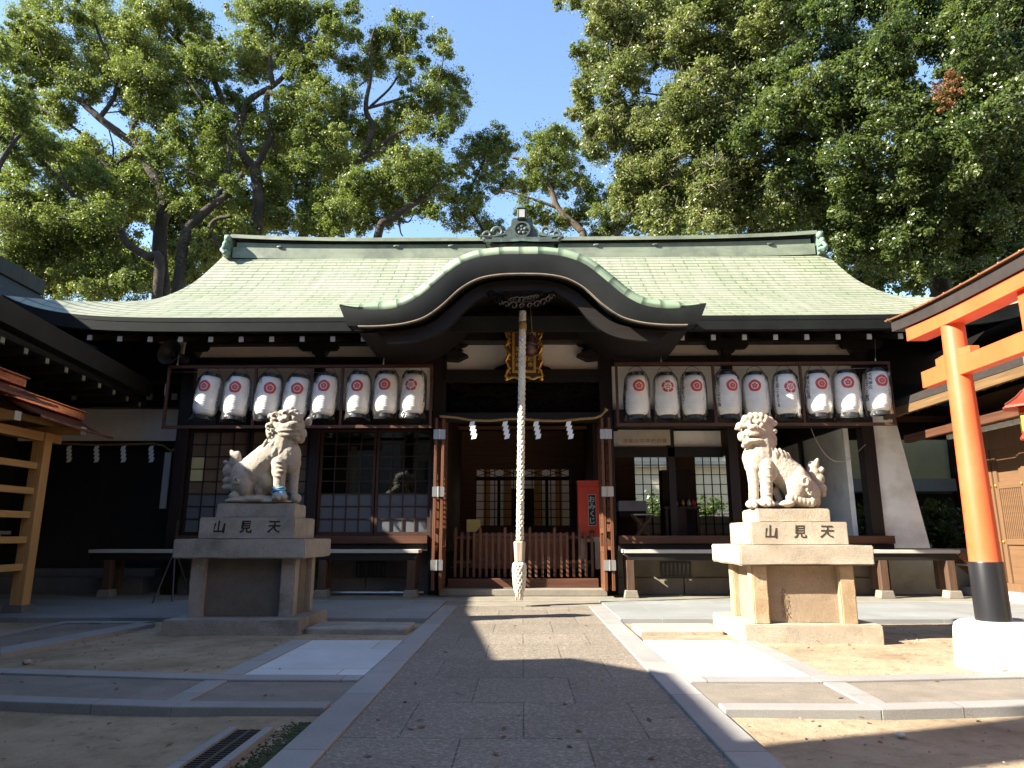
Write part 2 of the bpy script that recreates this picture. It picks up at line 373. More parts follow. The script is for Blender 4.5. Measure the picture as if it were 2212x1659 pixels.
for s in (-1, 1):
    far = [(s*1.36, 6.08), (s*2.41, 6.08), (s*6, 6.52), (s*12, 7.2)]; wd = .2
    for (a, b) in zip(far, far[1:]):
        p = [(a[0], a[1]), (b[0], b[1]), (b[0], b[1]+wd), (a[0], a[1]+wd)]
        ck.prism(p if s > 0 else p[::-1], -.2, .034, 'z')
    nr = [(s*1.36, 5.08), (s*2.41, 5.08), (s*6, 5.5), (s*12, 6.2)]
    for (a, b) in zip(nr, nr[1:]):
        p = [(a[0], a[1]), (b[0], b[1]), (b[0], b[1]+.17), (a[0], a[1]+.17)]
        ck.prism(p if s > 0 else p[::-1], -.2, .05, 'z')
    ck.box((min(s*2.41, s*2.62), 6.32, -.2), (max(s*2.41, s*2.62), 8.32, .03))
    ck.prism([(s*2.41, 5.26), (s*2.58, 5.28), (s*2.62, 6.07), (s*2.43, 6.07)], -.2, .03, 'z')
struct('cross_path_kerbs', ck, m_kerb, bevel=.008)
cp = MB()
for s in (-1, 1):
    a = [(s*1.36, 5.26), (s*2.405, 5.26), (s*2.425, 6.07), (s*1.36, 6.07)]; b = [(s*2.585, 5.29), (s*6, 5.68), (s*12, 6.38), (s*12, 7.19), (s*6, 6.51), (s*2.625, 6.1)]
    for p in (a, b): cp.prism(p if s > 0 else p[::-1], -.2, .016, 'z')
struct('cross_path', cp, m_cross)
ap = MB()
for s in (-1, 1): ap.box((min(s*1.36, s*13), 10.25, -.2), (max(s*1.36, s*13), 12.86, .05))
struct('apron', ap, m_apron, bevel=.008)
dk = MB()
for s in (-1, 1): dk.box((min(s*1.36, s*13), 12.865, -.2), (max(s*1.36, s*13), 12.99, .045))
struct('drain_mesh_strip', dk, m_green)
struct('terrace', MB().box((-14, 13.0, -.2), (14, 19, .04)).box((-1.36, 12.28, -.2), (1.36, 12.995, .025)), m_terr, bevel=.01)
lp = MB()
def gpoly(mb, pts, z): mb.prism([tuple(atZ(*p, .0).xy) for p in pts], -.2, z, 'z')
gpoly(lp, [(0, 1406), (0, 1420), (335, 1353), (300, 1350)], .035); gpoly(lp, [(0, 1371), (0, 1379), (140, 1351), (140, 1346)], .03)
gpoly(lp, [(140, 1346), (140, 1351), (300, 1350), (335, 1346.5)], .03)
struct('side_path_kerbs', lp, m_kerb); 
l2 = MB(); gpoly(l2, [(0, 1379.5), (0, 1405.5), (299, 1350.5), (140, 1351.5)], .015); struct('side_path', l2, m_cross)
# ---------------------------------------------------------------- loose things on the ground
fs = tag(build(MB().prism([(-2.72, 9.1), (-1.46, 9.05), (-1.43, 9.72), (-2.72, 9.8)], -.05, .06, 'z'), 'flat_stone', m_stoneL, bevel=.02), 'flat dark stone slab lying beside the path by the shaded lion pedestal', 'stone slab')
tag(build(MB().prism([(1.43, 9.0), (2.47, 9.05), (2.47, 9.75), (1.43, 9.7)], -.05, .05, 'z'), 'flat_stone', m_stoneR, bevel=.02), 'flat sunlit stone slab lying beside the path by the bright lion pedestal', 'stone slab')
t = thing('drain_channel', 'narrow dark drain grating with pale edges set in the earth beside the path', 'drain', (-1.69, 4, 0))
build(MB().box((-1.83, 2.6, -.1), (-1.775, 4.66, .03)).box((-1.605, 2.6, -.1), (-1.55, 4.66, .03)), 'edge', m_kerb, t)
gr = MB().box((-1.774, 2.6, -.1), (-1.606, 4.66, -.02))
for k in range(60): gr.box((-1.774, 2.6+k*.0345, -.02), (-1.606, 2.612+k*.0345, .018))
gr.box((-1.7, 2.6, -.02), (-1.68, 4.66, .02)); build(gr, 'grating', plain('dark_grating', (.05, .055, .06), .4, .6), t)
def rock(x, y, r, label, m=m_stoneL):
    mb = MB().ell((0, 0, 0), (r, r*.7, r*.5), (0, 0, x), 9, 6)
    for p in mb.v: p *= 1+random.uniform(-.13, .13)
    for p in mb.v: p += Vector((x, y, r*.2))
    o = build(mb, 'pebble', m, None, smooth=True); return tag(o, label, 'stone', 'small stones on the earth')
p = atZ(58, 1432); rock(p.x, p.y, .05, 'palest small stone lying on the shaded earth at the far left')
p = atZ(600, 1579); rock(p.x, p.y, .022, 'small tan stone lying just past the end of the drain grating')
p = atZ(1946, 1590, 0); rock(p.x, p.y, .03, 'small white stone lying in the band of shade before the torii', m_footw)
p = atZ(1604, 1601); rock(p.x, p.y, .022, 'small white stone in the shade close beside the right path kerb', m_footw)
for i in range(46):
    pass
gv = MB()
for i in range(900):
    x = random.choice((-1, 1))*random.uniform(1.4, 6.5); y = random.uniform(3.2, 10)
    r = random.uniform(.004, .012); gv.ell((x, y, .002+gh(x, y)+.012), (r, r, r*.6), None, 5, 3)
tag(build(gv, 'gravel', m_stoneL), kind='stuff')
lt = MB()
for i in range(420):
    s = random.choice((-1, 1)); x, y = (s*random.uniform(1.4, 7), random.uniform(3.2, 10)) if i > 60 else (random.uniform(-1, 1), random.uniform(3.5, 12))
    c = Vector((x, y, .022 if i > 60 else .02)); a = random.uniform(0, 6.3); L = random.uniform(.018, .038); d = Vector((math.cos(a), math.sin(a), random.uniform(-.2, .35)))*L; e = Vector((-math.sin(a), math.cos(a), random.uniform(-.3, .3)))*L*.45
    lt.raw([c-d, c+e, c+d, c-e], [(0, 1, 2, 3)])
tag(build(lt, 'fallen_leaves', M('dead_leaf', (.1, .055, .025), .8, .6, 9, bmp=0), recalc=False), kind='stuff')
ms = MB()
for i in range(2600):
    y = random.uniform(3.3, 4.9); x = -1.36-abs(random.gauss(0, .07)); r = random.uniform(.003, .007)
    ms.ell((x, y, -.004), (r*1.5, r*1.5, r), None, 5, 3)
tag(build(ms, 'moss', M('moss_green', (.035, .04, .014), .95, .5, 20)), kind='stuff')
# ---------------------------------------------------------------- the worship hall
YW = 14.2
hall = thing('shrine_hall', 'wide dark timber shrine hall under a curved green copper roof', 'shrine hall', (0, 14.5, 0))
def smoothstep(a, b, x): t = min(1, max(0, (x-a)/(b-a))); return t*t*(3-2*t)
YE = 12.53
PY = [YE, 13.05, 13.7, 14.6, 15.4, 16.15, 17.0]; PZ = [5.195, 5.44, 5.81, 6.35, 6.95, 7.63, 8.42]; PW = [9.95, 9.2, 8.52, 8.02, 7.8, 7.74, 7.74]
def interp(xs, ys, x):
    n = len(xs); i = max(0, min(n-2, sum(1 for q in xs if q <= x)-1)); h = xs[i+1]-xs[i]
    d = [(ys[k+1]-ys[k])/(xs[k+1]-xs[k]) for k in range(n-1)]
    m = [d[0]]+[(d[k-1]+d[k])/2 for k in range(1, n-1)]+[d[-1]]; t = (x-xs[i])/h
    return (2*t**3-3*t*t+1)*ys[i]+(t**3-2*t*t+t)*h*m[i]+(-2*t**3+3*t*t)*ys[i+1]+(t**3-t*t)*h*m[i+1]
def rise(x, Y): return .485*min(1, abs(x)/interp(PY, PW, max(Y, YE)))**11*max(0, (14.6-max(Y, YE))/2.07)**1.5
def roofz(x, Y): return interp(PY, PZ, Y)+rise(x, Y)
ys = [YE+(17-YE)*k/36 for k in range(37)]; NS = 90
rows, uvs, vl = [], [], 0
for k, Y in enumerate(ys):
    if k: vl += math.hypot(ys[k]-ys[k-1], interp(PY, PZ, Y)-interp(PY, PZ, ys[k-1]))
    W = interp(PY, PW, Y); r = []; u = []
    for i in range(NS+1):
        x = W*(2*i/NS-1); r.append(Vector((x, Y, roofz(x, Y)))); u.append((x, vl))
    rows.append(r); uvs.append(u)
mir = lambda p: Vector((p.x, 34-p.y, p.z))
rb = MB().grid(rows, uvs); rb.grid([[mir(p) for p in r] for r in rows], uvs, flip=True)
for e, fl in ((0, True), (-1, False)):      # the hipped and gabled ends
    ncol = 12; sr = []; su = []
    for k, r in enumerate(rows):
        a, b = r[e], mir(r[e]); sr.append([a.lerp(b, i/ncol) for i in range(ncol+1)]); su.append([(a.lerp(b, i/ncol).y, uvs[k][0][1]) for i in range(ncol+1)])
    rb.grid(sr, su, flip=not fl)
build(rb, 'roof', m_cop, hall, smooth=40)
dn = lambda p: Vector((p.x*.995, p.y, p.z-.07))
ub = MB().grid([[dn(p) for p in r] for r in rows]).grid([[dn(mir(p)) for p in r] for r in rows])
for e in (0, -1): ub.grid([[dn(r[e].lerp(mir(r[e]), i/6)) for i in range(7)] for r in rows])
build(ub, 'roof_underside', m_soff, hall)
fa = MB(); so = MB(); fr = rows[0]
outer = fr; H = .245
lo = [Vector((p.x, p.y+.04, p.z-H)) for p in fr]; l2 = [Vector((p.x, p.y+.22, p.z-H+.01)) for p in fr]
up = [p+Vector((0, -.012, .012)) for p in fr]
fa.grid([up, lo, l2])
for e, sx in ((0, 1), (-1, -1)):
    a = [fr[e], mir(fr[e])]; fa.grid([[q+Vector((0, 0, .012)) for q in a], [q+Vector((sx*.1, 0, -H)) for q in a]])
build(fa, 'eave_fascia', m_cop3, hall)
sf = [[Vector((x, Y, zz+.9*rise(x, YE))) for x in [q.x*.985 for q in fr]] for Y, zz in ((YE+.2, 4.97), (14.3, 5.5), (14.9, 5.7))]
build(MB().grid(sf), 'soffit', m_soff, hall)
for k in list(range(-15, -3))+list(range(4, 16)):      # rafters with white painted ends
    x = .585*k-(.1 if k < 0 else -.1)
    if abs(x) > 8.6: continue
    Yr = YE+.22; z = zy(731, Yr)+rise(x, YE)*.75
    r_ = build(MB().beam((x, Yr, z), (x, 14.3, z+.5), .09, .11), 'rafter', m_darky, hall)
    build(MB().box((x-.042, Yr-.03, z-.05), (x+.042, Yr-.001, z+.05)), 'rafter_tip', m_white_paint, r_)
# ridge
rg = MB()
def ridge_run(mb, y0, y1, z0, z1, hx, curl):
    n = 40; xs = [hx*(2*i/n-1) for i in range(n+1)]; c = lambda x: curl*(abs(x)/7.6)**4
    A = [[Vector((x, y0, z0+c(x))) for x in xs], [Vector((x, y0, z1+c(x))) for x in xs], [Vector((x, y1, z1+c(x))) for x in xs], [Vector((x, y1, z0+c(x))) for x in xs]]
    mb.grid(A); mb.raw([A[j][0] for j in range(4)], [(3, 2, 1, 0)]); mb.raw([A[j][-1] for j in range(4)], [(0, 1, 2, 3)])
ridge_run(rg, 16.62, 17.38, 8.05, 8.34, 7.42, .08); ridge_run(rg, 16.7, 17.3, 8.3, 8.49, 7.36, .1)
ridge = build(rg, 'ridge', m_cop2, hall)
cpn = MB(); ridge_run(cpn, 16.57, 17.43, 8.52, 8.585, 7.6, .14); ridge_run(cpn, 16.6, 17.4, 8.585, 8.63, 7.5, .14); build(cpn, 'ridge_cap', m_cop2, ridge)
bd = MB(); ridge_run(bd, 16.66, 17.34, 8.491, 8.519, 7.38, .12); build(bd, 'ridge_band', m_cop3, ridge)
for s in (-1, 1):
    e = MB(); x = s*7.47
    e.box((min(x, x+s*.12), 16.45, 8.1), (max(x, x+s*.12), 17.2, 8.68)); e.ell((x+s*.02, 16.45, 8.56), (.09, .1, .1)); e.ell((x+s*.04, 16.4, 8.38), (.08, .1, .1)); e.ell((x+s*.0, 16.38, 8.16), (.1, .12, .06))
    e.tube([(x, 16.5, 8.3), (x+s*.05, 16.35, 8.32), (x+s*.08, 16.3, 8.2), (x-s*.02, 16.28, 8.1)], .06, 8)
    build(e, 'ridge_end_ornament', M('ornament_green', (.12, .18, .14), .5, .25, 5), ridge, smooth=40, bevel=.015)
for x in (-6.2, -3.2, -1.8, 1.9, 3.4, 6.3):
    build(MB().ell((x, 16.6, 8.4), (.09, .03, .035)), 'flower_boss', m_cop4, ridge, smooth=True)
# the undulating porch gable
YK = 11.4
pxw = lambda d: atY(1129+d*.3906, 600, YK).x-atY(1129, 600, YK).x
TOPD = [0, 140, 260, 360, 470, 560, 660, 780, 900, 1010]; TOPY = [300, 303, 322, 364, 452, 528, 583, 604, 600, 580]; BOTY = [400, 405, 428, 480, 575, 636, 668, 684, 688, 686]
kz = lambda c: atY(1129, 432+c*.3906, YK).z
KX = [d*pxw(1000)/1000 for d in TOPD]; KT = [kz(c) for c in TOPY]; KB = [kz(c) for c in BOTY]
def ktop(x): return interp(KX, KT, abs(x))
def kbot(x): return interp(KX, KB, min(abs(x), KX[-1]))
N = 96; XE = KX[-1]; xs = [XE*(2*i/N-1) for i in range(N+1)]
T = [Vector((x, YK, ktop(x))) for x in xs]; B = [Vector((x*.955, YK+.05, kbot(x))) for x in xs]
arc = [0]
for a, b in zip(T, T[1:]): arc.append(arc[-1]+(b-a).length)
def off(i, d):
    a, b = T[max(i-1, 0)], T[min(i+1, N)]; t = (b-a).normalized(); n = Vector((-t.z, 0, t.x)); return T[i]+n*d*(.35+.65*smoothstep(0, 10, min(i, N-i)))
lip = [T]+[[off(i, d)+Vector((0, y, 0)) for i in range(N+1)] for d, y in ((.05, -.02), (.13, .03), (.2, .14), (.245, .32), (.26, .6), (.26, 1.4), (.26, 2.6), (.2, 3.6))]
vv = [0, .05, .14, .26, .46, .75, 1.5, 2.7, 3.7]
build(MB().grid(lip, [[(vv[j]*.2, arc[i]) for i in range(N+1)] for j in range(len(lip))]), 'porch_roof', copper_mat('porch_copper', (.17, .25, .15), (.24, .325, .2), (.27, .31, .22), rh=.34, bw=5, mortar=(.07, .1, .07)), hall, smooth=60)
kf = MB().grid([[p+Vector((0, -.012, 0)) for p in T], [p.lerp(q, .5)+Vector((0, -.03, 0)) for p, q in zip(T, B)], B])
sd2 = [[p+Vector((0, 0, .01)) for p in B], [p+Vector((0, .35, .02)) for p in B]]; kf.grid(sd2)
for e in (0, -1): kf.raw([T[e], lip[6][e], B[e]+Vector((0, .4, 0)), B[e]], [(0, 1, 2, 3)])
build(kf, 'porch_bargeboard', m_cop3, hall, smooth=50)
es = MB().grid([[p+Vector((0, -.03, .0)) for p in B[3:-3]], [p+Vector((0, -.03, -.018)) for p in B[3:-3]], [p+Vector((0, .05, -.018)) for p in B[3:-3]], [p+Vector((0, .05, 0)) for p in B[3:-3]]])
build(es, 'porch_edge_strip', m_cream, hall)
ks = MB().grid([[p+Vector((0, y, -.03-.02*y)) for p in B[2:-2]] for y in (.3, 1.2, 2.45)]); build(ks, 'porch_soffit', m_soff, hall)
inn = [Vector((p.x*.93, YK+.3, p.z-.02)) for p in B[4:-4]]; inn2 = [Vector((p.x*.86, YK+.3, p.z-.22)) for p in B[4:-4]]
build(MB().grid([inn, inn2, [p+Vector((0, .12, 0)) for p in inn2], [p+Vector((0, .12, 0)) for p in inn]]), 'porch_inner_board', m_dark, hall)
# porch ridge and the crested ridge tile
YQ = YK+.3
kq = lambda c: atY(1129, 432+c*.3906, YQ).z
RX = pxw(215); zr = kq(250)
pr = MB(); n = 24
def kr(x): return .05*(abs(x)/RX)**2-.06*(abs(x)/RX)
for (y0, y1, z0, z1, hx) in ((YQ-.07, 15.4, zr-.06, zr+.02, RX*.86), (YQ-.15, 15.4, zr+.02, zr+.07, RX*.97), (YQ-.09, 15.4, zr+.07, zr+.13, RX*.8)):
    xs2 = [hx*(2*i/n-1) for i in range(n+1)]
    A = [[Vector((x, y, z+kr(x))) for x in xs2] for y, z in ((y0, z0), (y0, z1), (y1, z1), (y1, z0))]
    pr.grid(A); pr.raw([A[j][0] for j in range(4)], [(3, 2, 1, 0)]); pr.raw([A[j][-1] for j in range(4)], [(0, 1, 2, 3)])
for s in (-1, 1): pr.ell((s*RX*.98, YQ-.07, zr+.07), (.07, .06, .035), (0, -s*.6, 0))
build(pr, 'porch_ridge', m_cop4, hall, smooth=30)
on = MB(); z0 = kq(205); oz = lambda c: kq(c)
on.prism([(-.33, oz(207)), (.33, oz(207)), (.3, oz(170)), (.2, oz(140)), (.19, oz(112)), (.16, oz(100)), (-.16, oz(100)), (-.19, oz(112)), (-.2, oz(140)), (-.3, oz(170))], YQ, YQ+.16)
for s in (-1, 1):
    sp = [Vector((s*(.43+.105*math.cos(a)*(1-a/9)), YQ+.02, oz(176)+.105*math.sin(a)*(1-a/9))) for a in [k*.45 for k in range(15)]]
    on.tube(sp, [.045*(1-.04*k) for k in range(15)], 7)
    sp = [Vector((s*(.62+.075*math.cos(a)*(1-a/9)), YQ+.02, oz(192)+.07*math.sin(a)*(1-a/9))) for a in [k*.45 for k in range(13)]]
    on.tube(sp, .035, 7); on.tube([(s*.3, YQ+.03, oz(190)), (s*.5, YQ+.03, oz(203)), (s*.75, YQ+.03, oz(200))], .045, 7)
ot = build(on, 'ridge_tile_ornament', m_cop4, hall, smooth=40, bevel=.012)
cr = MB()
cr.lathe([(.155, 0), (.155, .05), (.125, .05), (.125, .02)], (0, YQ, oz(167)), 24, Matrix.Rotation(R(90), 3, 'X'))
for k in range(5):
    a = R(90+72*k); cr.ell((.065*math.cos(a), YQ-.02, oz(167)+.065*math.sin(a)), (.036, .02, .036))
cr.ell((0, YQ-.02, oz(167)), (.028, .025, .028)); build(cr, 'plum_crest', m_cop4, ot, smooth=40)
tp = MB().box((-.085, YQ-.08, oz(112)), (.085, YQ+.14, oz(58))).prism([(-.1, oz(58)), (.1, oz(58)), (0, oz(43))], YQ-.1, YQ+.16); build(tp, 'finial_block', m_cop4, ot, bevel=.01)
build(MB().box((-.05, YQ-.09, oz(106)), (.05, YQ-.082, oz(64))), 'finial_face', M('grey_metal', (.3, .3, .29), .5, .1), ot)
# carved wood under the porch gable: pendant and rainbow beam
gp = MB(); rnd = random.Random(3)
gp.prism([(-.62, kbot(0)-.3), (.62, kbot(0)-.3), (.5, kbot(0)-.45), (.2, kbot(0)-.56), (-.2, kbot(0)-.56), (-.5, kbot(0)-.45)], YK+.24, YK+.3)
for k in range(26):
    a = math.pi*(k % 13)/12; q_ = (.92, .5)[k//13]; cx_, cz_ = math.cos(a)*.58*q_, kbot(0)-.33-.24*math.sin(a)*q_; sg = 1 if cx_ > 0 else -1; rr = rnd.uniform(.05, .085)
    gp.tube([Vector((cx_+sg*rr*(1-t_/9)*math.cos(t_), YK+.21, cz_+rr*(1-t_/9)*math.sin(t_))) for t_ in [j*.5 for j in range(16)]], [.024*(1-.03*j) for j in range(16)], 6)
build(gp, 'carved_pendant', M('carved_dark_wood', (.006, .004, .003), .9, .4, 9, spec=.08), hall, smooth=True)
# posts
PX = (1.73, 4.28, 7.04)
for s in (-1, 1):
    for x, ww in zip(PX, (.27, .2, .25)):
        build(MB().box((s*x-ww/2, YW-.02, .04), (s*x+ww/2, YW+.24, 5.25)), 'post', m_darkz, hall, bevel=.012)
# long beams (each sits proud of the posts)
zt, ztl = zy(712, YW), zy(745, YW)
def hb(name, x0, x1, y0, y1, pz0, pz1, m=m_dark): return build(MB().box((x0, y0, zy(pz1, YW)), (x1, y1, zy(pz0, YW))), name, m, hall, bevel=.008)
hb('eave_beam', -7.3, -1.87, 14.05, 14.32, 700, 744); hb('eave_beam', 1.87, 7.3, 14.05, 14.32, 700, 744); hb('eave_beam', -1.87, 1.87, 13.98, 14.3, 702, 741)
for s in (-1, 1):
    for (a, b) in ((1.87, 4.17), (4.39, 6.9)):
        x0, x1 = (a, b) if s > 0 else (-b, -a)
        zz0, zz1 = zy(770, YW), zy(745, YW)
        pts = [(x0, zz0), (x1, zz0), (x1-.02, zz0+.05), (x1-.1, zz1-.02), (x1-.13, zz1+.02), (x0+.13, zz1+.02), (x0+.1, zz1-.02), (x0+.02, zz0+.05)]
        build(MB().prism(pts, 14.31, 14.34), 'plaster_frieze', m_plas, hall)
        build(MB().box((x0, 14.31, zy(886, YW)), (x1, 14.34, zy(790, YW))), 'plaster_panel', m_plas, hall)
        hb('tie_beam', x0, x1, 14.17, 14.33, 770.2, 789.8); hb('lintel', x0, x1, 14.14, 14.33, 886.2, 925)
        xm = s*4.28
    z = zy(752, YW)   # boat-shaped bracket arm on the middle and outer posts
    for x, L in ((s*4.28, .42), (s*7.04, .42), (s*1.73, .4)):
        pl = [(x-L, z+.1), (x-L, z), (x-L+.05, z-.06), (x-.14, z-.07), (x-.12, z-.14), (x+.12, z-.14), (x+.14, z-.07), (x+L-.05, z-.06), (x+L, z), (x+L, z+.1)]
        build(MB().prism(pl, 14.02, 14.18), 'bracket_arm', m_dark, hall, bevel=.01)
    nb = MB(); xn = s*1.82; zn = zy(735, 13.5)
    nb.prism([(14.0, zn-.1), (13.62, zn-.1), (13.52, zn-.05), (13.5, zn+.04), (13.55, zn+.1), (14.0, zn+.12)], xn-.07, xn+.07, 'x'); nz = build(nb, 'bracket_nose', m_dark, hall, bevel=.01)
    nb = MB().prism([(13.66, zn-.115), (13.56, zn-.11), (13.49, zn-.055), (13.475, zn+.0), (13.66, zn+.03)], xn-.078, xn+.078, 'x'); build(nb, 'painted_nose_tip', m_white_paint, nz, bevel=.02)
    nb = MB().ell((xn-s*.12, 13.6, zn-.16), (.06, .05, .05)); nb.ell((xn-s*.1, 13.62, zn-.1), (.04, .05, .05)); build(nb, 'carved_scroll', m_redy, nz, smooth=True)
# central bay above the doors
hb('plaster_panel', -1.59, 1.59, 14.3, 14.33, 742, 800, m_plas)
for s in (-1, 1):      # carved dark fish-tail brackets over the plaster
    q = MB(); a = zy(742, YW); b = zy(800, YW)
    q.prism([(s*1.6, a), (s*1.12, a), (s*1.2, a-.06), (s*1.32, a-.09), (s*1.24, a-.14), (s*1.5, a-.2), (s*1.6, a-.34)][::s], 14.2, 14.29)
    q.prism([(s*1.58, a-.2), (s*1.36, a-.19), (s*1.12, a-.31), (s*1.34, a-.42), (s*1.58, a-.4)][::s], 13.95, 14.2); build(q, 'carved_bracket', m_dark, hall, bevel=.012)
    q = MB(); q.prism([(s*.2, b), (s*.62, b), (s*.56, b+.07), (s*.4, b+.12), (s*.3, b+.2), (s*.2, b+.2)][::s], 14.2, 14.29); build(q, 'carved_bracket', m_dark, hall, bevel=.012)
hb('rainbow_beam', -1.6, 1.6, 14.1, 14.35, 800.3, 826); hb('lintel', -1.6, 1.6, 14.06, 14.33, 893, 914)
tr = MB().box((-1.59, 14.26, zy(892.7, YW)), (1.59, 14.32, zy(826.3, YW)))
zc0, zc1 = zy(888, YW), zy(831, YW)
for k in range(46):
    x, z, rr, sg = -1.45+2.9*(k % 23)/22+rnd.uniform(-.06, .06), zc0+.1+(zc1-zc0-.2)*(k//23)+rnd.uniform(-.07, .07), rnd.uniform(.07, .13), rnd.choice((-1, 1))
    sp = [Vector((x+sg*rr*(1-a/11)*math.cos(a), 14.235-.004*a, z+rr*(1-a/11)*math.sin(a))) for a in [j*.45 for j in range(22)]]
    tl_ = [sp[0]+Vector((sg*.34*(1-t_), .02, -.12*math.sin(t_*3)*(1-t_)-.05*(1-t_))) for t_ in (0, .25, .5, .75)]
    tr.tube(tl_+sp, [.012, .022, .03, .034]+[.034*(1-.03*j) for j in range(22)], 6)
build(tr, 'carved_transom', M('transom_carving', (.006, .0045, .004), .85, .5, 8, spec=.1), hall, smooth=True)
build(MB().box((-1.35, 14.5, zy(928, 14.6)), (1.35, 14.6, zy(922, 14.6))), 'door_head_rail', m_red, hall)
# lattice windows of the left bays (glass above, frosted panes below)
z0w, z1w = zy(1156, YW), zy(926, YW)
def lattice(x0, x1, cols, rows, frosted, mat=m_redz, paper=None, odd=()):
    Y0, Y1 = YW+.09, YW+.125; fw = .05
    f = MB()
    for a, b, c, d in ((x0, x0+fw, z0w, z1w), (x1-fw, x1, z0w, z1w)): f.box((a, Y0-.012, c), (b, Y1+.012, d))
    for c, d in ((z0w, z0w+fw*1.3), (z1w-fw, z1w)): f.box((x0+fw, Y0-.01, c), (x1-fw, Y1+.01, d))
    gx, gz = (x1-x0-2*fw)/cols, (z1w-z0w-2.3*fw)/rows
    for i in range(1, cols): f.box((x0+fw+i*gx-.009, Y0, z0w+fw*1.3), (x0+fw+i*gx+.009, Y0+.02, z1w-fw))
    for j in range(1, rows): f.box((x0+fw, Y0+.003, z0w+fw*1.3+j*gz-.009), (x1-fw, Y0+.017, z0w+fw*1.3+j*gz+.009))
    wn = build(f, 'window', mat, hall)
    zs = z0w+fw*1.3+frosted*gz
    if frosted: build(MB().box((x0+fw, Y1-.008, z0w+fw*1.3), (x1-fw, Y1, zs)), 'frosted_pane', m_frost, wn)
    if paper: build(MB().box((x0+fw, Y1-.008, zs), (x1-fw, Y1, z1w-fw)), 'paper_pane', paper, wn)
    else: build(MB().box((x0+fw, Y1-.006, zs), (x1-fw, Y1-.001, z1w-fw)), 'glass_pane', m_glass, wn)
    for (i, j) in odd: build(MB().box((x0+fw+i*gx+.009, Y1-.02, z0w+fw*1.3+j*gz+.009), (x0+fw+(i+1)*gx-.009, Y1-.01, z0w+fw*1.3+(j+1)*gz-.009)), 'yellow_pane', m_shoji, wn)
m_latt = wood('lattice_timber', (.045, .02, .012), 'z', .55, .3)
lattice(-4.17, -3.02, 4, 8, 3, m_latt); lattice(-3.0, -1.88, 4, 8, 3, m_latt)
lattice(-6.9, -5.66, 4, 8, 3, m_darkz, m_shojid, ((0, 4), (0, 5))); lattice(-5.64, -4.4, 4, 8, 3, m_darkz, m_shojid)
for s, a, b in ((-1, -6.9, -1.88), (1, 1.88, 7.25)):
    build(MB().box((a, 14.0, zy(1174, YW)), (b, 14.3, zy(1157, YW))), 'sill', m_red, hall, bevel=.008)
    build(MB().box((a, 14.06, zy(1190, YW)), (b, 14.3, zy(1174.3, YW))), 'sill_board', m_dark, hall, bevel=.006)
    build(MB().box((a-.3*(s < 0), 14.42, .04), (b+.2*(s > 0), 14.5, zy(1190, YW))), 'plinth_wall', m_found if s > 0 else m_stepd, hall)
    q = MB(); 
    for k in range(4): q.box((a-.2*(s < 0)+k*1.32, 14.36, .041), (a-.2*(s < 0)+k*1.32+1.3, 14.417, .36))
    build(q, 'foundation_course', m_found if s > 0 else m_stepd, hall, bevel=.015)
    xv = s*3.05; q = MB(); zc = zy(1230, 14.4)
    q.box((xv-.3, 14.38, zc-.15), (xv+.3, 14.415, zc-.12)).box((xv-.3, 14.38, zc+.12), (xv+.3, 14.415, zc+.15))
    for k in range(8): q.box((xv-.3+k*.0815, 14.385, zc-.12), (xv-.27+k*.0815, 14.41, zc+.12))
    build(q, 'vent_grille', m_black, hall)
# folding doors, opened outward
def door_leaf(x, s, y0, y1):
    q = MB(); z0, z1 = .17, zy(908, 13.9); 
    q.box((x-.028, y0, z0), (x+.028, y0+.06, z1)); q.box((x-.028, y1-.06, z0), (x+.028, y1, z1))
    for c in (z0, z0+.7, z0+1.05, z1-.12): q.box((x-.026, y0+.06, c), (x+.026, y1-.06, c+.1))
    q.box((x-.012, y0+.06, z0+.1), (x+.012, y1-.06, z0+.7))
    for k in range(1, 4): yy = y0+.06+k*(y1-y0-.12)/4; q.box((x-.02, yy-.01, z0+1.15), (x+.02, yy+.01, z1-.12))
    n = 11
    for k in range(1, n): zz = z0+1.15+k*(z1-z0-1.27)/n; q.box((x-.018, y0+.06, zz-.01), (x+.018, y1-.06, zz+.01))
    return build(q, 'folding_door', m_redz, hall, bevel=.004)
for s in (-1, 1):
    xa, xb = s*1.70, s*1.56
    da = door_leaf(xa, s, 13.55, 14.15); db = door_leaf(xb, s, 13.55, 14.2)
    for py in (938, 1062, 1221):
        z = zy(py, 13.55); q = MB().box((min(xa, xb)-.045, 13.53, z-.095), (max(xa, xb)+.045, 13.547, z+.095)); q.tube([((xa+xb)/2, 13.527, z-.1), ((xa+xb)/2, 13.527, z+.1)], .012, 8)
        build(q, 'hinge', m_steel, db)
build(MB().box((-1.62, 13.9, .04), (1.62, 14.5, .17)), 'threshold_stone', m_terr, hall, bevel=.015)
build(MB().box((-1.5, 14.3, .171), (1.5, 14.5, .34)), 'threshold_sill', m_red, hall, bevel=.01)
# inside
zf = .86
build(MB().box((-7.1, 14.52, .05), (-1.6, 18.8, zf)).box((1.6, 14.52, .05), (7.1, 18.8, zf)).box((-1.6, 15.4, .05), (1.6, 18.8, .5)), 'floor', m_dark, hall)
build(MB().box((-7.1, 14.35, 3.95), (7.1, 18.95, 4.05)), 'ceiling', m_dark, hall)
bw = MB(); Yb = 18.8; zt_ = 3.95
op = [(-1.25, 1.25, zy(1136, Yb), zy(1013, Yb)), (3.0, 4.1, .95, zy(984, Yb)), (4.62, 5.72, .95, zy(984, Yb))]
xe = [-7.1]+[v for o in op for v in o[:2]]+[7.1]
for i in range(0, len(xe), 2): bw.box((xe[i], Yb, .05), (xe[i+1], Yb+.12, zt_))
for a, b, c, d in op: bw.box((a, Yb, .05), (b, Yb+.12, c)); bw.box((a, Yb, d), (b, Yb+.12, zt_))
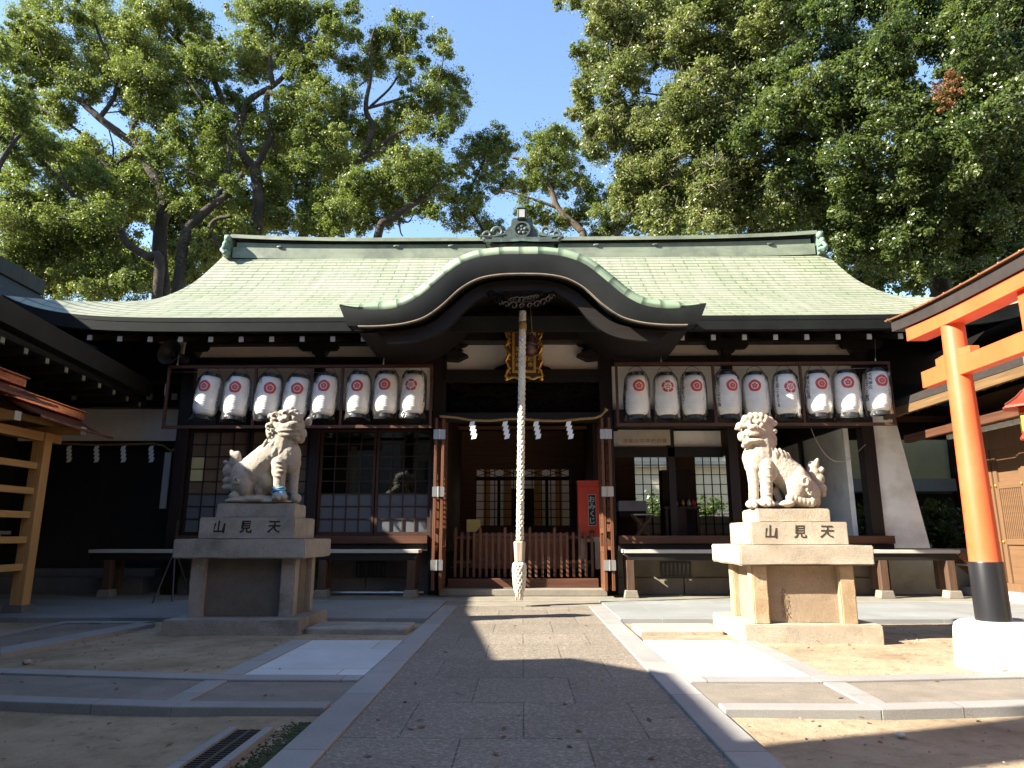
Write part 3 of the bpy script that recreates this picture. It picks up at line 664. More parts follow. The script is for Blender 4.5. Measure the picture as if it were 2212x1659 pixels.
build(bw, 'rear_wall', wood('inner_wall', (.11, .055, .028), 'x', .6, .3), hall)
for idx, (a, b, c, d) in enumerate(op):
    q = MB(); nx, nz = ((10, 7), (5, 9), (5, 9))[idx]
    for i in range(nx+1): x = a+(b-a)*i/nx; q.box((x-.012, Yb+.02, c), (x+.012, Yb+.05, d))
    for j in range(nz+1): z = c+(d-c)*j/nz; q.box((a, Yb+.025, z-.01), (b, Yb+.045, z+.01))
    if idx == 0:
        z = c+(d-c)*.83; q.box((a, Yb+.0, z-.05), (b, Yb+.06, z+.05)); q.box((-.68, Yb, c), (-.6, Yb+.06, z)); q.box((.6, Yb, c), (.68, Yb+.06, z))
        for k in range(4):
            x0 = a+(b-a)*k/4; q.beam((x0, Yb+.03, z+.05), (x0+(b-a)/4, Yb+.03, d), .02, .02); q.beam((x0, Yb+.03, d), (x0+(b-a)/4, Yb+.03, z+.05), .02, .02)
    wn = build(q, 'rear_window', m_darkz, hall)
    if idx: build(MB().box((a, Yb+.055, c), (b, Yb+.06, c+.72)), 'paper_pane', M('white_paper', (.6, .57, .47), .9, .04, 3, bmp=0), wn)
for s in (-1, 1):
    build(MB().box((s*1.74-.09, 14.6, .05), (s*1.74+.09, 18.8, 3.95)) if s < 0 else MB().box((1.66, 16.4, .05), (1.8, 18.8, 3.95)), 'partition', wood('partition_wood', (.05, .026, .015), 'z', .6, .3), hall)
build(MB().box((6.68, 14.5, zf), (6.78, 18.8, zy(925, 14.4))), 'side_wall', m_plas2, hall)
build(MB().box((6.62, 14.5, zy(925, 14.4)), (6.84, 18.8, 3.95)).box((6.6, 16.6, zf), (6.67, 16.74, 3.4)), 'side_wall_beam', m_darky, hall)
build(MB().box((-7.2, 14.5, .05), (-7.05, 18.8, 3.95)), 'side_wall', m_darky, hall)
# flared plaster skirt at the right end
zb, zq = zy(1184, YW), 3.6
xr = lambda py: atY({925: 1942, 1184: 2015}[py], py, YW).x
build(MB().prism([(7.18, zb), (xr(1184), zb), (xr(925)+.02, zy(925, YW)), (xr(925)-.16, zq+.4), (7.18, zq+.4)], 14.28, 14.42), 'flared_wall', m_plas2, hall)
build(MB().box((7.2, 14.4, .05), (8.9, 14.46, zb-.01)), 'plinth_wall', M('lower_plaster', (.33, .3, .24), .9, .15, 2, stain=(.2, .17, .12)), hall)
# banner over the open right bay
bn = build(MB().box((1.95, 14.2, zy(962, 14.2)), (3.02, 14.205, zy(929, 14.2))), 'paper_notice', M('old_paper', (.33, .29, .22), .9, .15, 3), hall)
q = MB()
for i, ch in enumerate('神楽山中学校の書'):
    v, f = glyph(ch); q.raw([(2.1+i*.115+a*.1, 14.194, zy(953, 14.2)+b*.1) for a, b in v], f)
build(q, 'lettering', M('faded_red', (.28, .14, .1), .8, .1), bn)
hb('inner_lintel', 1.9, 4.17, 14.5, 14.6, 962, 984); 
build(MB().box((3.02, 14.5, zf), (3.16, 14.6, 4)), 'inner_post', m_darkz, hall)
hb('plaster_panel', 1.9, 4.17, 14.62, 14.66, 925, 962, m_plas2)
# ---------------------------------------------------------------- lantern racks and paper lanterns
YL = 13.41
def rack(label, x0, x1, yt, yb, mids, wires):
    a, b = atY(x0, (yt+yb)/2, YL).x, atY(x1, (yt+yb)/2, YL).x; zt, zb_ = zy(yt, YL), zy(yb, YL)
    t = thing('lantern_rack', label, 'lantern rack', ((a+b)/2, YL, zb_), 'lantern racks under the eaves')
    q = MB()
    for z in (zt, zb_): q.box((a-.03, YL-.03, z-.03), (b+.03, YL+.03, z+.03))
    for x in [a, b]+[atY(m, (yt+yb)/2, YL).x for m in mids]: q.box((x-.025, YL-.024, zb_+.03), (x+.025, YL+.024, zt-.03))
    build(q, 'frame', m_red, t, bevel=.004)
    q = MB().tube([(a+.03, YL, zt-.1), ((a+b)/2, YL, zt-.13), (b-.03, YL, zt-.1)], .004, 5); build(q, 'hanging_cord', m_steel, t)
    for px, top in wires:
        x = atY(px, yt, YL).x; build(MB().tube([(x, YL, zt), (x+.03, YL-.02, zy(top, YL))], .006, 5).ell((x, YL, zt+.06), (.018, .018, .05)), 'hanging_wire', m_steel, t)
    return t
rack('brown frame of eight paper lanterns above the shaded lion', 360, 931, 790, 921, (550, 738), ((383, 745), (828, 735)))
rack('brown frame of nine paper lanterns above the sunlit lion', 1333, 1926, 787, 918, (1543, 1733), ((1428, 735), (1892, 735)))
LP = [(.143, -.07), (.2, -.1), (.228, -.16), (.238, -.28), (.242, -.45), (.24, -.62), (.23, -.76), (.2, -.835), (.143, -.87)]
def lr(z):
    for (r0, z0), (r1, z1) in zip(LP, LP[1:]):
        if z1 <= z <= z0: return r0+(r1-r0)*(z0-z)/(z0-z1)
    return .143
def ribbed():
    pr = []; n = 66
    for k in range(n+1):
        z = -.07-.8*k/n; pr.append((lr(z)+(.0028 if k % 2 else 0), z))
    return pr
proto = thing('paper_lantern', None, 'paper lantern')
build(MB().lathe(ribbed(), n=36), 'paper_body', m_paper, proto, smooth=True)
tr_ = MB().lathe([(.148, -.072), (.15, -.005), (.143, 0), (.12, 0), (.12, -.03), (.12, -.07)], n=28); build(tr_, 'top_ring', m_black, proto, smooth=40)
brg = MB().lathe([(.12, -.872), (.12, -.93), (.143, -.945), (.15, -.94), (.148, -.868)], n=28)
for k in range(4): a = k*1.57+.7; brg.ell((.15*math.cos(a), .15*math.sin(a), -.895), .011, None, 8, 6)
build(brg, 'bottom_ring', m_black, proto, smooth=40)
build(MB().tube([(.145*math.cos(a), 0, .0+.13*math.sin(a)) for a in [math.pi*k/14 for k in range(15)]], .005, 5), 'handle', m_black, proto)
def film_mesh(k):
    rn = random.Random(k); pr = MB(); n = 40; rows = []
    ph = rn.uniform(0, 6); flare = rn.uniform(0, .05)
    for z, r in ((.0, .17), (-.05, .205), (-.12, .246), (-.3, .262), (-.5, .268), (-.7, .264), (-.86, .252), (-.93, .24+flare*.6), (-.985, .225+flare)):
        rows.append([Vector((0, 0, 0)) for _ in range(n+1)])
        for i in range(n):
            t = 2*math.pi*i/n; q = r*(1+.018*math.sin(5*t+ph+z*7)+.014*math.sin(11*t+z*23+k)+rn.uniform(-.012, .012))
            q = max(q, lr(z)+.004)*(1+.1*flare/.05*(z < -.9)*math.cos(t-ph)**4)
            rows[-1][i] = Vector((q*math.cos(t), q*math.sin(t), z+.02*math.sin(2*t+ph)))
        rows[-1][n] = rows[-1][0].copy()
    pr.grid(rows); return pr
films = []
for k in range(4):
    o = build(film_mesh(k+5), 'plastic_cover', m_film, None, smooth=True, recalc=False); films.append(o.data); bpy.data.objects.remove(o)
fo = bpy.data.objects.new('plastic_cover', films[0]); COL.objects.link(fo); fo.parent = proto
def wrap(th, zc, lift=.004):
    def fn(u, v):
        z = zc+v; r = lr(z)+lift; a = th+u/.235
        return Vector((r*math.sin(a), -r*math.cos(a), z))
    return fn
def crest(th, zc, kind):
    q = MB(); fn = wrap(th, zc, .0045); N = 80
    gaps = lambda t: min(abs(((t-math.pi/2)*5/(2*math.pi)+.5) % 1-.5), 1) < (.055 if kind != 1 else .03)
    for i in range(N):
        t0, t1 = 2*math.pi*i/N, 2*math.pi*(i+1)/N; tm = (t0+t1)/2
        if kind in (1, 2) and gaps(tm+math.pi/5): continue
        w = lambda t: 1+.022*math.cos(5*(t-math.pi/2)); ro, ri = .12, (.07 if kind != 2 else .072)
        q.raw([fn(r*w(t)*math.cos(t), r*w(t)*math.sin(t)) for r, t in ((ri, t0), (ro, t0), (ro, t1), (ri, t1))], [(0, 1, 2, 3)])
    def disc(cx, cy, r):
        q.raw([fn(cx+r*math.cos(a), cy+r*math.sin(a)) for a in [2*math.pi*k/12 for k in range(12)]], [tuple(range(12))])
    for k in range(5):
        a = math.pi/2+2*math.pi*k/5; disc(.036*math.cos(a), .036*math.sin(a), .0215 if kind != 2 else .016)
    disc(0, 0, .0125)
    if kind == 0:
        for k in range(5):
            a = math.pi/2+math.pi/5+2*math.pi*k/5; disc(.05*math.cos(a), .05*math.sin(a), .009)
    return q
A = lambda cx, cy: ((460+cx/6.9125)/1.1573, (900+cy/6.9125)/1.1573)
B_ = lambda cx, cy: ((760+cx/6.9125)/1.1573, (900+cy/6.9125)/1.1573)
C_ = lambda cx, cy: ((1540+cx/6.9125)/1.1573, (900+cy/6.9125)/1.1573)
D_ = lambda cx, cy: ((1840+cx/5.267)/1.1573, (890+cy/5.267)/1.1573)
LAN = [  # frame, ring top, ring bottom, crest centre, crest kind, lettering columns (angle, size, text), label
 (A, (490, 265), (330, 1020), (345, 500), 0, [(80, .085, '二丁目石田造園')], 'white paper lantern tilted at the outer end of the left rack'),
 (A, (975, 275), (860, 1060), (875, 525), 0, [(84, .085, '大王寺酒店町田')], 'white paper lantern beside the tilted one at the outer end of the left rack'),
 (A, (1520, 280), (1390, 1060), (1480, 535), 0, [(98, .11, '山'), (-88, .09, '下町会')], 'white paper lantern just right of the first upright of the left rack'),
 (A, (2010, 290), (1885, 1050), (1950, 540), 0, [(66, .11, '上西酒造大')], 'white paper lantern standing over the head of the shaded lion'),
 (B_, (415, 260), (310, 1040), (335, 500), 0, [(86, .12, '小川大工')], 'white paper lantern just left of the second upright of the left rack'),
 (B_, (970, 240), (920, 1040), (910, 510), 1, [(88, .12, '水田商事木')], 'white crumpled-covered paper lantern just right of the second upright of the left rack'),
 (B_, (1440, 230), (1400, 1030), (1385, 485), 0, [(92, .085, '中村金物店本町')], 'white paper lantern under the wire near the inner end of the left rack'),
 (B_, (1910, 230), (1870, 1010), (1845, 485), 2, [(80, .105, '入上田本店')], 'white paper lantern with a five-part red crest at the inner end of the left rack'),
 (C_, (350, 250), (370, 1040), (400, 500), 1, [(-68, .07, '生魂寺区'), (-100, .12, '山川')], 'white paper lantern at the inner end of the right rack'),
 (C_, (845, 255), (890, 1035), (900, 510), 2, [(-76, .075, '大阪市北区'), (-104, .12, '八百')], 'white paper lantern under the wire, second from the doors in the right rack'),
 (C_, (1320, 250), (1360, 1030), (1400, 500), 0, [(-72, .09, '天王寺町六丁'), (-104, .1, '七日')], 'white paper lantern just left of the first upright of the right rack'),
 (C_, (1900, 240), (1960, 1030), (2015, 495), 0, [(-72, .1, '東月酒山女会'), (-98, .11, '天女丁')], 'white paper lantern right of the first upright, with large lettering beside its crest'),
 (D_, (240, 240), (285, 820), (250, 425), 1, [(-92, .075, '中西工務店一同'), (92, .08, '本町内会')], 'white paper lantern standing over the head of the sunlit lion'),
 (D_, (630, 230), (685, 860), (720, 465), 2, [(-62, .062, '阪町山田一丁目八丁目'), (-90, .085, '小キイキイ')], 'white paper lantern with a long small-lettered column left of a rack upright'),
 (D_, (1050, 220), (1105, 830), (1130, 410), 0, [(-66, .095, '東住大阪長'), (-90, .13, '北商工会')], 'white paper lantern just right of the second upright of the right rack'),
 (D_, (1430, 215), (1490, 820), (1475, 390), 1, [(-80, .09, '東山寺一丁目'), (-100, .09, '長田')], 'white paper lantern second from the torii end of the right rack'),
 (D_, (1840, 190), (1885, 790), (1920, 365), 0, [(-52, .085, '大天神文'), (-78, .14, '自日酒店')], 'white paper lantern with a slack flapping cover at the torii end of the right rack'),
]
for i, (fr_, tp_, bt_, cc, kind, cols, lab) in enumerate(LAN):
    r_ = proto if i == 0 else dup(protoC)
    if i == 0: protoC = thing('paper_lantern', None, 'paper lantern')
    if i == 0:
        for ch in list(proto.children): c = ch.copy(); COL.objects.link(c); c.parent = protoC
    p0, p1 = atY(*fr_(*tp_), YL), atY(*fr_(*bt_), YL); ax = (p0-p1).normalized()
    f = (cc[1]-tp_[1])/(bt_[1]-tp_[1]); axx = tp_[0]+(bt_[0]-tp_[0])*f
    sclx = 6.9125 if fr_ is not D_ else 5.267
    a = math.asin(max(-.8, min(.8, (cc[0]-axx)/sclx/1.1573*(YL*1.03/FPX)/.24)))
    build(crest(0, -.035-.87*f, kind), 'crest', m_crest, r_, recalc=False)
    q = MB()
    for ang, sz, txt in cols: vtext(q, txt, sz, wrap(R(ang), -.11, .0045), 1.02, 1.0)
    build(q, 'lettering', m_ink, r_, recalc=False)
    for ch in r_.children:
        if ch.name.startswith('plastic_cover'): ch.data = films[i % 4]
    phi = math.atan2(-p0.x, YL)+a
    z_ = ax; x_ = Vector((1, 0, 0)); x_ = (x_-z_*x_.dot(z_)).normalized(); y_ = z_.cross(x_)
    mt = Matrix((x_, y_, z_)).transposed().to_4x4() @ Matrix.Rotation(phi, 4, 'Z')
    r_.rotation_euler = mt.to_euler(); r_.location = p0+ax*.035; r_.scale = (.978,)*3
    tag(r_, lab, 'paper lantern', 'paper lanterns hanging in the racks')
for ch in list(protoC.children): bpy.data.objects.remove(ch)
bpy.data.objects.remove(protoC)
# ---------------------------------------------------------------- bell rope, bell, plaque
YR = 12.2
rp = thing('bell_rope', 'thick cream braided bell rope hanging to a tassel before the doors', 'rope', atY(1122, 1283, YR))
pt, pb_ = atY(1129, 672, YR), atY(1123, 1168, YR)
br = MB(); n = 150; rad = .05; br.tube([pt, pb_], .05, 10)
for s in (-1, 1):
    for k in range(5):
        pts = []
        for j in range(n+1):
            a = s*(j/n*2*math.pi*9.5)+2*math.pi*k/5; p = pt.lerp(pb_, j/n); rr = rad+.006*math.sin(5*a*s+k)
            pts.append(p+Vector((rr*math.cos(a), rr*math.sin(a), 0)))
        br.tube(pts, .0165, 5)
build(br, 'braid', m_rope, rp, smooth=True)
k1 = atY(1129, 705, YR); build(MB().lathe([(.05, -.09), (.072, -.05), (.075, .03), (.06, .09)], k1, 14), 'binding', m_straw, rp, smooth=True)
h1, h0 = atY(1123, 1169, YR), atY(1122.5, 1213, YR)
build(MB().lathe([(.085, 0), (.105, h1.z-h0.z-.02), (.09, h1.z-h0.z)], h0, 6), 'wooden_grip', wood('grip_wood', (.33, .26, .19), 'z', .7, .2), rp, bevel=.006)
t0, t1 = atY(1122.5, 1215, YR), atY(1122, 1283, YR); L = t0.z-t1.z
ts = MB().lathe([(.04, 0), (.07, L*.12), (.095, L*.45), (.103, L*.75), (.095, L*.95), (.07, L)], t1, 20)
for k in range(11):
    for s in (-1, 1):
        pts = []
        for j in range(41):
            f = j/40; a = s*f*2.6+2*math.pi*k/11; rr = interp([0, .12, .45, .75, .95, 1], [.045, .075, .1, .108, .098, .075], f)
            pts.append(t1+Vector((rr*math.cos(a), rr*math.sin(a), f*L)))
        ts.tube(pts, .016, 5)
for k in range(9): a = k*.7; ts.tube([t1+Vector((.05*math.cos(a), .05*math.sin(a), .06)), t1+Vector((.06*math.cos(a), .06*math.sin(a), -.05-.05*(k % 3)/2))], .014, 5)
build(ts, 'tassel', m_rope, rp, smooth=True)
pb = atY(1149, 724, 12.45); bl = thing('suzu_bell', 'dark bronze bell hanging beside the top of the bell rope', 'bell')
q = MB().lathe([(.02, 0), (.075, -.015), (.1, -.05), (.105, -.11), (.125, -.15), (.135, -.17), (.135, -.19), (.128, -.2), (.145, -.25), (.148, -.3), (.12, -.36), (.07, -.385), (.0005, -.39)], n=24)
build(q, 'bell_body', m_bell, bl, smooth=50); build(MB().tube([(-.03, 0, 0), (-.02, 0, .05), (.02, 0, .05), (.03, 0, 0)], .012, 6), 'hanger', m_steel, bl); build(MB().tube([(0, 0, .05), (-.09, 0, .5)], .006, 5), 'cord', m_straw, bl)
bl.location = pb; bl.rotation_euler = (0, R(8), 0)
pq = thing('name_plaque', 'brown lacquered shrine plaque in a carved gold frame over the doors', 'plaque')
HW, HH = .345, .545
build(MB().box((-HW, 0, -HH), (HW, .04, HH)), 'board', m_lacq, pq)
fr_ = MB()
for s in (-1, 1):
    pts = [Vector((s*(HW-.02+.03*math.sin(k*1.1)+.02*(k % 2)), -.01, -HH+2*HH*k/22)) for k in range(23)]; fr_.tube(pts, [.024+.012*math.sin(k*1.7)**2 for k in range(23)], 7)
    pts = [Vector((-HW+2*HW*k/14, -.01, s*(HH-.01+.02*math.cos(k*1.2)))) for k in range(15)]; fr_.tube(pts, [.022+.01*math.sin(k*1.9)**2 for k in range(15)], 7)
    for t_ in (-1, 1): fr_.ell((s*HW, -.01, t_*HH), (.045, .03, .06), (0, s*t_*.6, 0), 8, 6)
    for k in (-.62, -.2, .2, .62):
        c = Vector((s*.27, -.012, k*.62)); fr_.tube([c+Vector((.035*math.cos(a), 0, .05*math.sin(a))) for a in [j*.5-1.2*s for j in range(8)]], .01, 6)
build(fr_, 'carved_frame', m_gold, pq, smooth=50)
inr = MB()
for w0, w1 in ((.235, .205), (.195, .185)):
    h0_, h1_ = w0+.195, w1+.195
    inr.box((-w0, -.012, -h0_), (-w1, 0, h0_)).box((w1, -.012, -h0_), (w0, 0, h0_)).box((-w1, -.012, h1_), (w1, 0, h0_)).box((-w1, -.012, -h0_), (w1, 0, -h1_))
build(inr, 'inner_border', m_gold, pq)
q = MB(); flat = lambda cx, cz: (lambda u, v: Vector((cx+u, -.006, cz+v)))
vtext(q, '高根命', .1, flat(.125, .0), 1.05); vtext(q, '天見尊', .15, flat(0, .26), 1.08); vtext(q, '清代大命', .1, flat(-.125, .1), 1.05)
build(q, 'lettering', m_gold, pq, recalc=False)
pq.location = atY(1132, 759, 13.55); pq.rotation_euler = (R(10), 0, 0)
# ---------------------------------------------------------------- sacred ropes and paper streamers
def srope(label, pts, Y, r):
    P = [atY(x, y, Y) for x, y in pts]; q = MB(); n = 90; path = []
    for j in range(n+1):
        f = j/n*(len(P)-1); i = min(int(f), len(P)-2); path.append(P[i].lerp(P[i+1], f-i))
    for k in range(3):
        q.tube([p+Vector((0, math.cos(j*.8+2.1*k), math.sin(j*.8+2.1*k)))*r*.55 for j, p in enumerate(path)], r*.62, 6)
    q.tube([path[-1], path[-1]+Vector((.04, 0, .06))], [r, r*2.2], 6)
    return tag(build(q, 'straw_rope', m_straw, smooth=True), label, 'straw rope')
srope('tan straw rope strung across the top of the central doorway', [(950, 899), (985, 902), (1020, 908), (1060, 909), (1100, 905), (1130, 905), (1175, 909), (1215, 909), (1255, 905), (1285, 903), (1298, 898), (1306, 890)], 13.5, .022)
srope('tan straw rope strung across the dark doors of the side hall', [(135, 958), (200, 961), (270, 960), (330, 958), (352, 962), (372, 976)], 15.0, .02)
def shide(px, py, Y, h, label, k, grp):
    q = MB(); c = atY(px, py, Y); wd = h*.26; st_ = h/4.3; x = -wd*.2; z = 0
    for i in range(4):
        s = 1 if i % 2 == 0 else -1
        a = [(x, z), (x+wd, z+st_*.18), (x+wd-.25*wd, z-st_*.95), (x-.25*wd, z-st_*1.15)]
        q.raw([(u+c.x, Y-.004*i+j*.0015, v+c.z) for j in (0, 1) for u, v in a], [(0, 1, 2, 3), (7, 6, 5, 4), (0, 4, 5, 1), (1, 5, 6, 2), (2, 6, 7, 3), (3, 7, 4, 0)])
        x += wd*.16*(1 if i % 2 == 0 else 1); z -= st_
    o = build(q, 'paper_streamer', m_shide); tag(o, label, 'paper streamer', grp); return o
for k, (x, lab) in enumerate(((1018, 'white zigzag paper streamer nearest the left folding doors'), (1089, 'white zigzag paper streamer hanging just left of the bell rope'), (1156, 'white zigzag paper streamer hanging just right of the bell rope'), (1226, 'white zigzag paper streamer nearest the right folding doors'))):
    shide(x, 911, 13.48, .36, lab, k, 'paper streamers over the central doorway')
for k, (x, lab) in enumerate(((148, 'dim zigzag paper streamer nearest the timber notice rack'), (207, 'dim zigzag paper streamer second from the notice rack'), (265, 'dim zigzag paper streamer second from the tall white strip'), (325, 'dim zigzag paper streamer beside the tall white strip'))):
    shide(x, 964, 14.95, .37, lab, k, 'paper streamers over the side hall doors')
# ---------------------------------------------------------------- doorway things
t = thing('picket_fence', 'low brown picket fence across the open doorway', 'fence', (0, 14.75, .34))
q = MB(); Yf = 14.75; zt_, zb2 = zy(1150, Yf), .345; k = 0
x = -1.42
while x < 1.45:
    q.box((x, Yf-.02, zb2), (x+.055, Yf+.015, zt_+(.1 if k % 4 == 0 else 0))); x += .128; k += 1
m_fence = wood('fence_timber', (.13, .055, .028), 'z', .6, .35)
build(q, 'pickets', m_fence, t, bevel=.004)
for z in (zt_-.1, zb2+.3): build(MB().box((-1.45, Yf+.0155, z-.03), (1.45, Yf+.045, z+.03)), 'rail', m_red, t)
t = thing('offering_box', 'wide slatted brown offering box behind the picket fence', 'offering box', (-.05, 15.3, .5))
q = MB().box((-1.0, 15.05, .5), (.95, 15.09, zy(1152, 15.05))).box((-1.0, 15.09, .5), (-.95, 15.6, zy(1152, 15.05))).box((.9, 15.09, .5), (.95, 15.6, zy(1152, 15.05))); build(q, 'box_body', wood('box_wood', (.2, .085, .04), 'z', .6, .3), t)
q = MB()
for k in range(12): q.box((-.94+k*.155, 15.09, zy(1152, 15.05)-.03), (-.86+k*.155, 15.6, zy(1152, 15.05)-.005))
build(q, 'slats', m_redz, t)
t = thing('fortune_box', 'tall vermilion fortune slip box with a black lettered plate inside the doorway', 'fortune box', (1.3, 14.95, .5))
Yo = 14.9; a, b, zo0, zo1 = xy(1247, Yo), xy(1293, Yo), zy(1160, Yo), zy(1041, Yo)
build(MB().box((a, Yo, zo0), (b, Yo+.3, zo1)).box((a-.015, Yo-.015, zo1), (b+.015, Yo+.31, zo1+.03)).box((a, Yo-.012, zo1-.12), (b, Yo, zo1-.1)), 'box_body', m_box, t, bevel=.006)
build(MB().box((a, Yo-.02, zo0-.1), (b, Yo+.3, zo0)).box((a+.02, Yo, .5), (a+.12, Yo+.05, zo0-.1)).box((b-.12, Yo, .5), (b-.02, Yo+.05, zo0-.1)), 'stand', M('pale_board', (.4, .33, .25), .8, .15), t)
sx0, sx1, sz0, sz1 = xy(1268, Yo), xy(1285, Yo), zy(1136, Yo), zy(1068, Yo)
pl = build(MB().box((sx0, Yo-.016, sz0), (sx1, Yo-.001, sz1)), 'sign_plate', m_black, t)
q = MB()
for c in ((sx0, sz0, sx1, sz0+.012), (sx0, sz1-.012, sx1, sz1), (sx0, sz0+.012, sx0+.01, sz1-.012), (sx1-.01, sz0+.012, sx1, sz1-.012)): q.box((c[0], Yo-.02, c[1]), (c[2], Yo-.0165, c[3]))
vtext(q, 'おみくじ', (sz1-sz0-.06)/4.1, lambda u, v: Vector(((sx0+sx1)/2+u, Yo-.0185, sz1-.03+v)), 1.02, 1.0)
build(q, 'lettering', m_white_paint, pl, recalc=False)
build(MB().box((xy(1270, Yo), Yo-.02, zy(1154, Yo)), (xy(1280, Yo), Yo-.001, zy(1146, Yo))), 'coin_slot', m_black, t)
def simple(name, label, cat, mb, m, **k): return tag(build(mb, name, m, **k), label, cat)
Ys = 15.7; simple('yellow_signboard', 'small pale yellow board propped inside the dark doorway', 'sign', MB().prism([(xy(1010, Ys), zy(1122, Ys)), (xy(1039, Ys), zy(1122, Ys)), (xy(1039, Ys), zy(1138, Ys)), (xy(1030, Ys), zy(1149, Ys)), (xy(1010, Ys), zy(1149, Ys))], Ys, Ys+.03), M('yellow_board', (.62, .47, .14), .7, .05))
# things inside the open right bay
t = thing('folding_stool', 'cross legged wooden folding stool inside the open right bay', 'stool', (2.6, 15, .86))
Y5 = 14.9; a, b, c, d = xy(1366, Y5), xy(1404, Y5), zy(1166, Y5), zy(1113, Y5)
for Yq in (Y5, Y5+.3):
    build(MB().beam((a, Yq, c), (b, Yq, d), .03, .045, (0, 1, 0)), 'leg', m_cedar, t); build(MB().beam((b, Yq+.04, c), (a, Yq+.04, d), .03, .045, (0, 1, 0)), 'leg', m_cedar, t)
build(MB().box((a-.02, Y5-.03, d), (b+.02, Y5+.36, d+.025)), 'seat', m_seat, t)
t = thing('altar_table', 'dark altar table with vases standing in the open right bay', 'altar table', (3.65, 16.3, .86))
Y6 = 16.2; a, b = xy(1430, Y6), xy(1508, Y6)
q = MB().box((a, Y6, zy(1100, Y6)), (b, Y6+.4, zy(1094, Y6)))
for x in (a+.03, b-.09): q.box((x, Y6+.02, .86), (x+.06, Y6+.08, zy(1100, Y6)))
q.box((xy(1446, Y6), Y6+.05, .86), (xy(1478, Y6), Y6+.3, zy(1100.2, Y6))); build(q, 'table', m_black, t)
q = MB().box((xy(1436, Y6), Y6+.42, .86), (xy(1500, Y6), Y6+.8, zy(1012, Y6))); build(q, 'cabinet', m_darkz, t)
vs_ = [(1450, m_box, 'red'), (1460, m_white_paint, 'white'), (1475, m_gold, 'gold'), (1488, m_white_paint, 'white'), (1498, m_box, 'red')]
for px, mm, nm in vs_:
    tag(build(MB().lathe([(.03, 0), (.05, .05), (.045, .1), (.02, .14), (.03, .16)], (xy(px, Y6), Y6+.2, zy(1094, Y6)), 12), 'altar_vase', mm, None, smooth=True), {1450: 'small red vase at the left end of the dark altar table', 1460: 'small white vase left of the gold one on the altar table', 1475: 'small gold vase in the middle of the dark altar table', 1488: 'small white vase right of the gold one on the altar table', 1498: 'small red vase at the right end of the dark altar table'}[px], 'vase', 'vases on the altar table')
t = thing('cloth_table', 'low table under a white cloth deep in the open right bay', 'table', (2.6, 16.8, .86))
Y7 = 16.6; a, b = xy(1335, Y7), xy(1392, Y7)
build(MB().box((a, Y7, zy(1118, Y7)), (b, Y7+.5, zy(1102, Y7))), 'table', m_darky, t); build(MB().box((a-.01, Y7-.012, zy(1104, Y7)), (b+.01, Y7+.51, zy(1082, Y7))), 'white_cloth', M('grey_cloth', (.4, .4, .42), .9, .1), t)
# ---------------------------------------------------------------- benches, pipe, loudspeaker, stand
m_legw = wood('weathered_leg', (.07, .038, .022), 'z', .7, .35)
def bench(label, x0, x1, legs):
    Yb0, Yb1 = 13.55, 14.04; zt, zb_ = zy(1187.5, Yb0), zy(1195, Yb0)
    t = thing('veranda_bench', label, 'bench', ((x0+x1)/2, 13.8, .04), 'plank benches before the hall')
    q = MB(); n = 4
    for k in range(n): q.box((x0+(.0 if k else .0), Yb0+k*.1225, zb_), (x1, Yb0+k*.1225+.117, zt))
    build(q, 'seat_planks', m_seat, t, bevel=.005)
    build(MB().box((x0+.05, Yb0+.04, zb_-.13), (x1-.05, Yb0+.1, zb_-.001)), 'apron_rail', m_dark, t)
    for x in legs:
        build(MB().box((x-.07, Yb0+.0, .18), (x+.07, Yb0+.14, zb_-.131)).box((x-.07, Yb1-.16, .18), (x+.07, Yb1-.02, zb_-.002)), 'leg', m_legw, t, bevel=.006)
        build(MB().prism([(x-.14, .04), (x+.14, .04), (x+.11, .18), (x-.11, .18)], Yb0-.04, Yb0+.2), 'foot_stone', m_terr, t, bevel=.012)
    return t
bench('plank bench along the shaded left half of the hall', -8.3, -1.98, (-7.9, -5.9, -3.8, -2.12))
bench('sunlit plank bench along the right half of the hall', 1.92, 8.2, (2.02, 4.1, 6.75, 8.0))
st_ = thing('side_stair', 'short brown plank stair at the torii end of the right bench', 'stair', (8.3, 13.8, .04))
for y in (13.6, 14.0): build(MB().beam((8.22, y, .85), (9.0, y, .2), .05, .16), 'stringer', m_red, st_)
for k in range(3): build(MB().box((8.35+k*.22, 13.62, .62-k*.18), (8.58+k*.22, 13.98, .65-k*.18)), 'tread', m_seat, st_)
simple('drain_pipe', 'thin silver pipe lying along the foot of the left bench', 'pipe', MB().tube([(-4.4, 14.15, .085), (-1.95, 14.15, .085)], .035, 10).tube([(-2.6, 14.15, .085), (-2.5, 14.15, .085)], .042, 10), m_steel, smooth=40)
hs = thing('horn_speaker', 'grey horn loudspeaker under the left eave', 'loudspeaker')
build(MB().lathe([(.05, .34), (.07, .22), (.1, .14), (.17, .06), (.25, 0), (.265, -.005), (.245, .012), (.15, .085), (.08, .17), (.04, .2), (.045, .12), (.0005, .1)], n=32, mat=Matrix.Rotation(R(-90), 3, 'X')), 'horn', M('grey_enamel', (.035, .033, .031), .5, .1), hs, smooth=50)
build(MB().lathe([(.08, .3), (.09, .34), (.09, .5), (.06, .53)], n=20, mat=Matrix.Rotation(R(-90), 3, 'X')), 'driver', M('grey_enamel_dark', (.03, .03, .028), .5, .1), hs, smooth=50)
build(MB().box((-.03, .34, .05), (.03, .4, .36)).box((-.45, .2, .3), (-.05, .42, .33)), 'bracket', m_white_paint, hs)
hs.location = atY(365, 760, 13.25); hs.rotation_euler = (R(-6), 0, R(-12))
t = thing('folded_tripod', 'thin black stand with splayed legs beside the shaded lion pedestal', 'stand', (-7.3, 13.2, .04))
a = atY(378, 1185, 12.9)
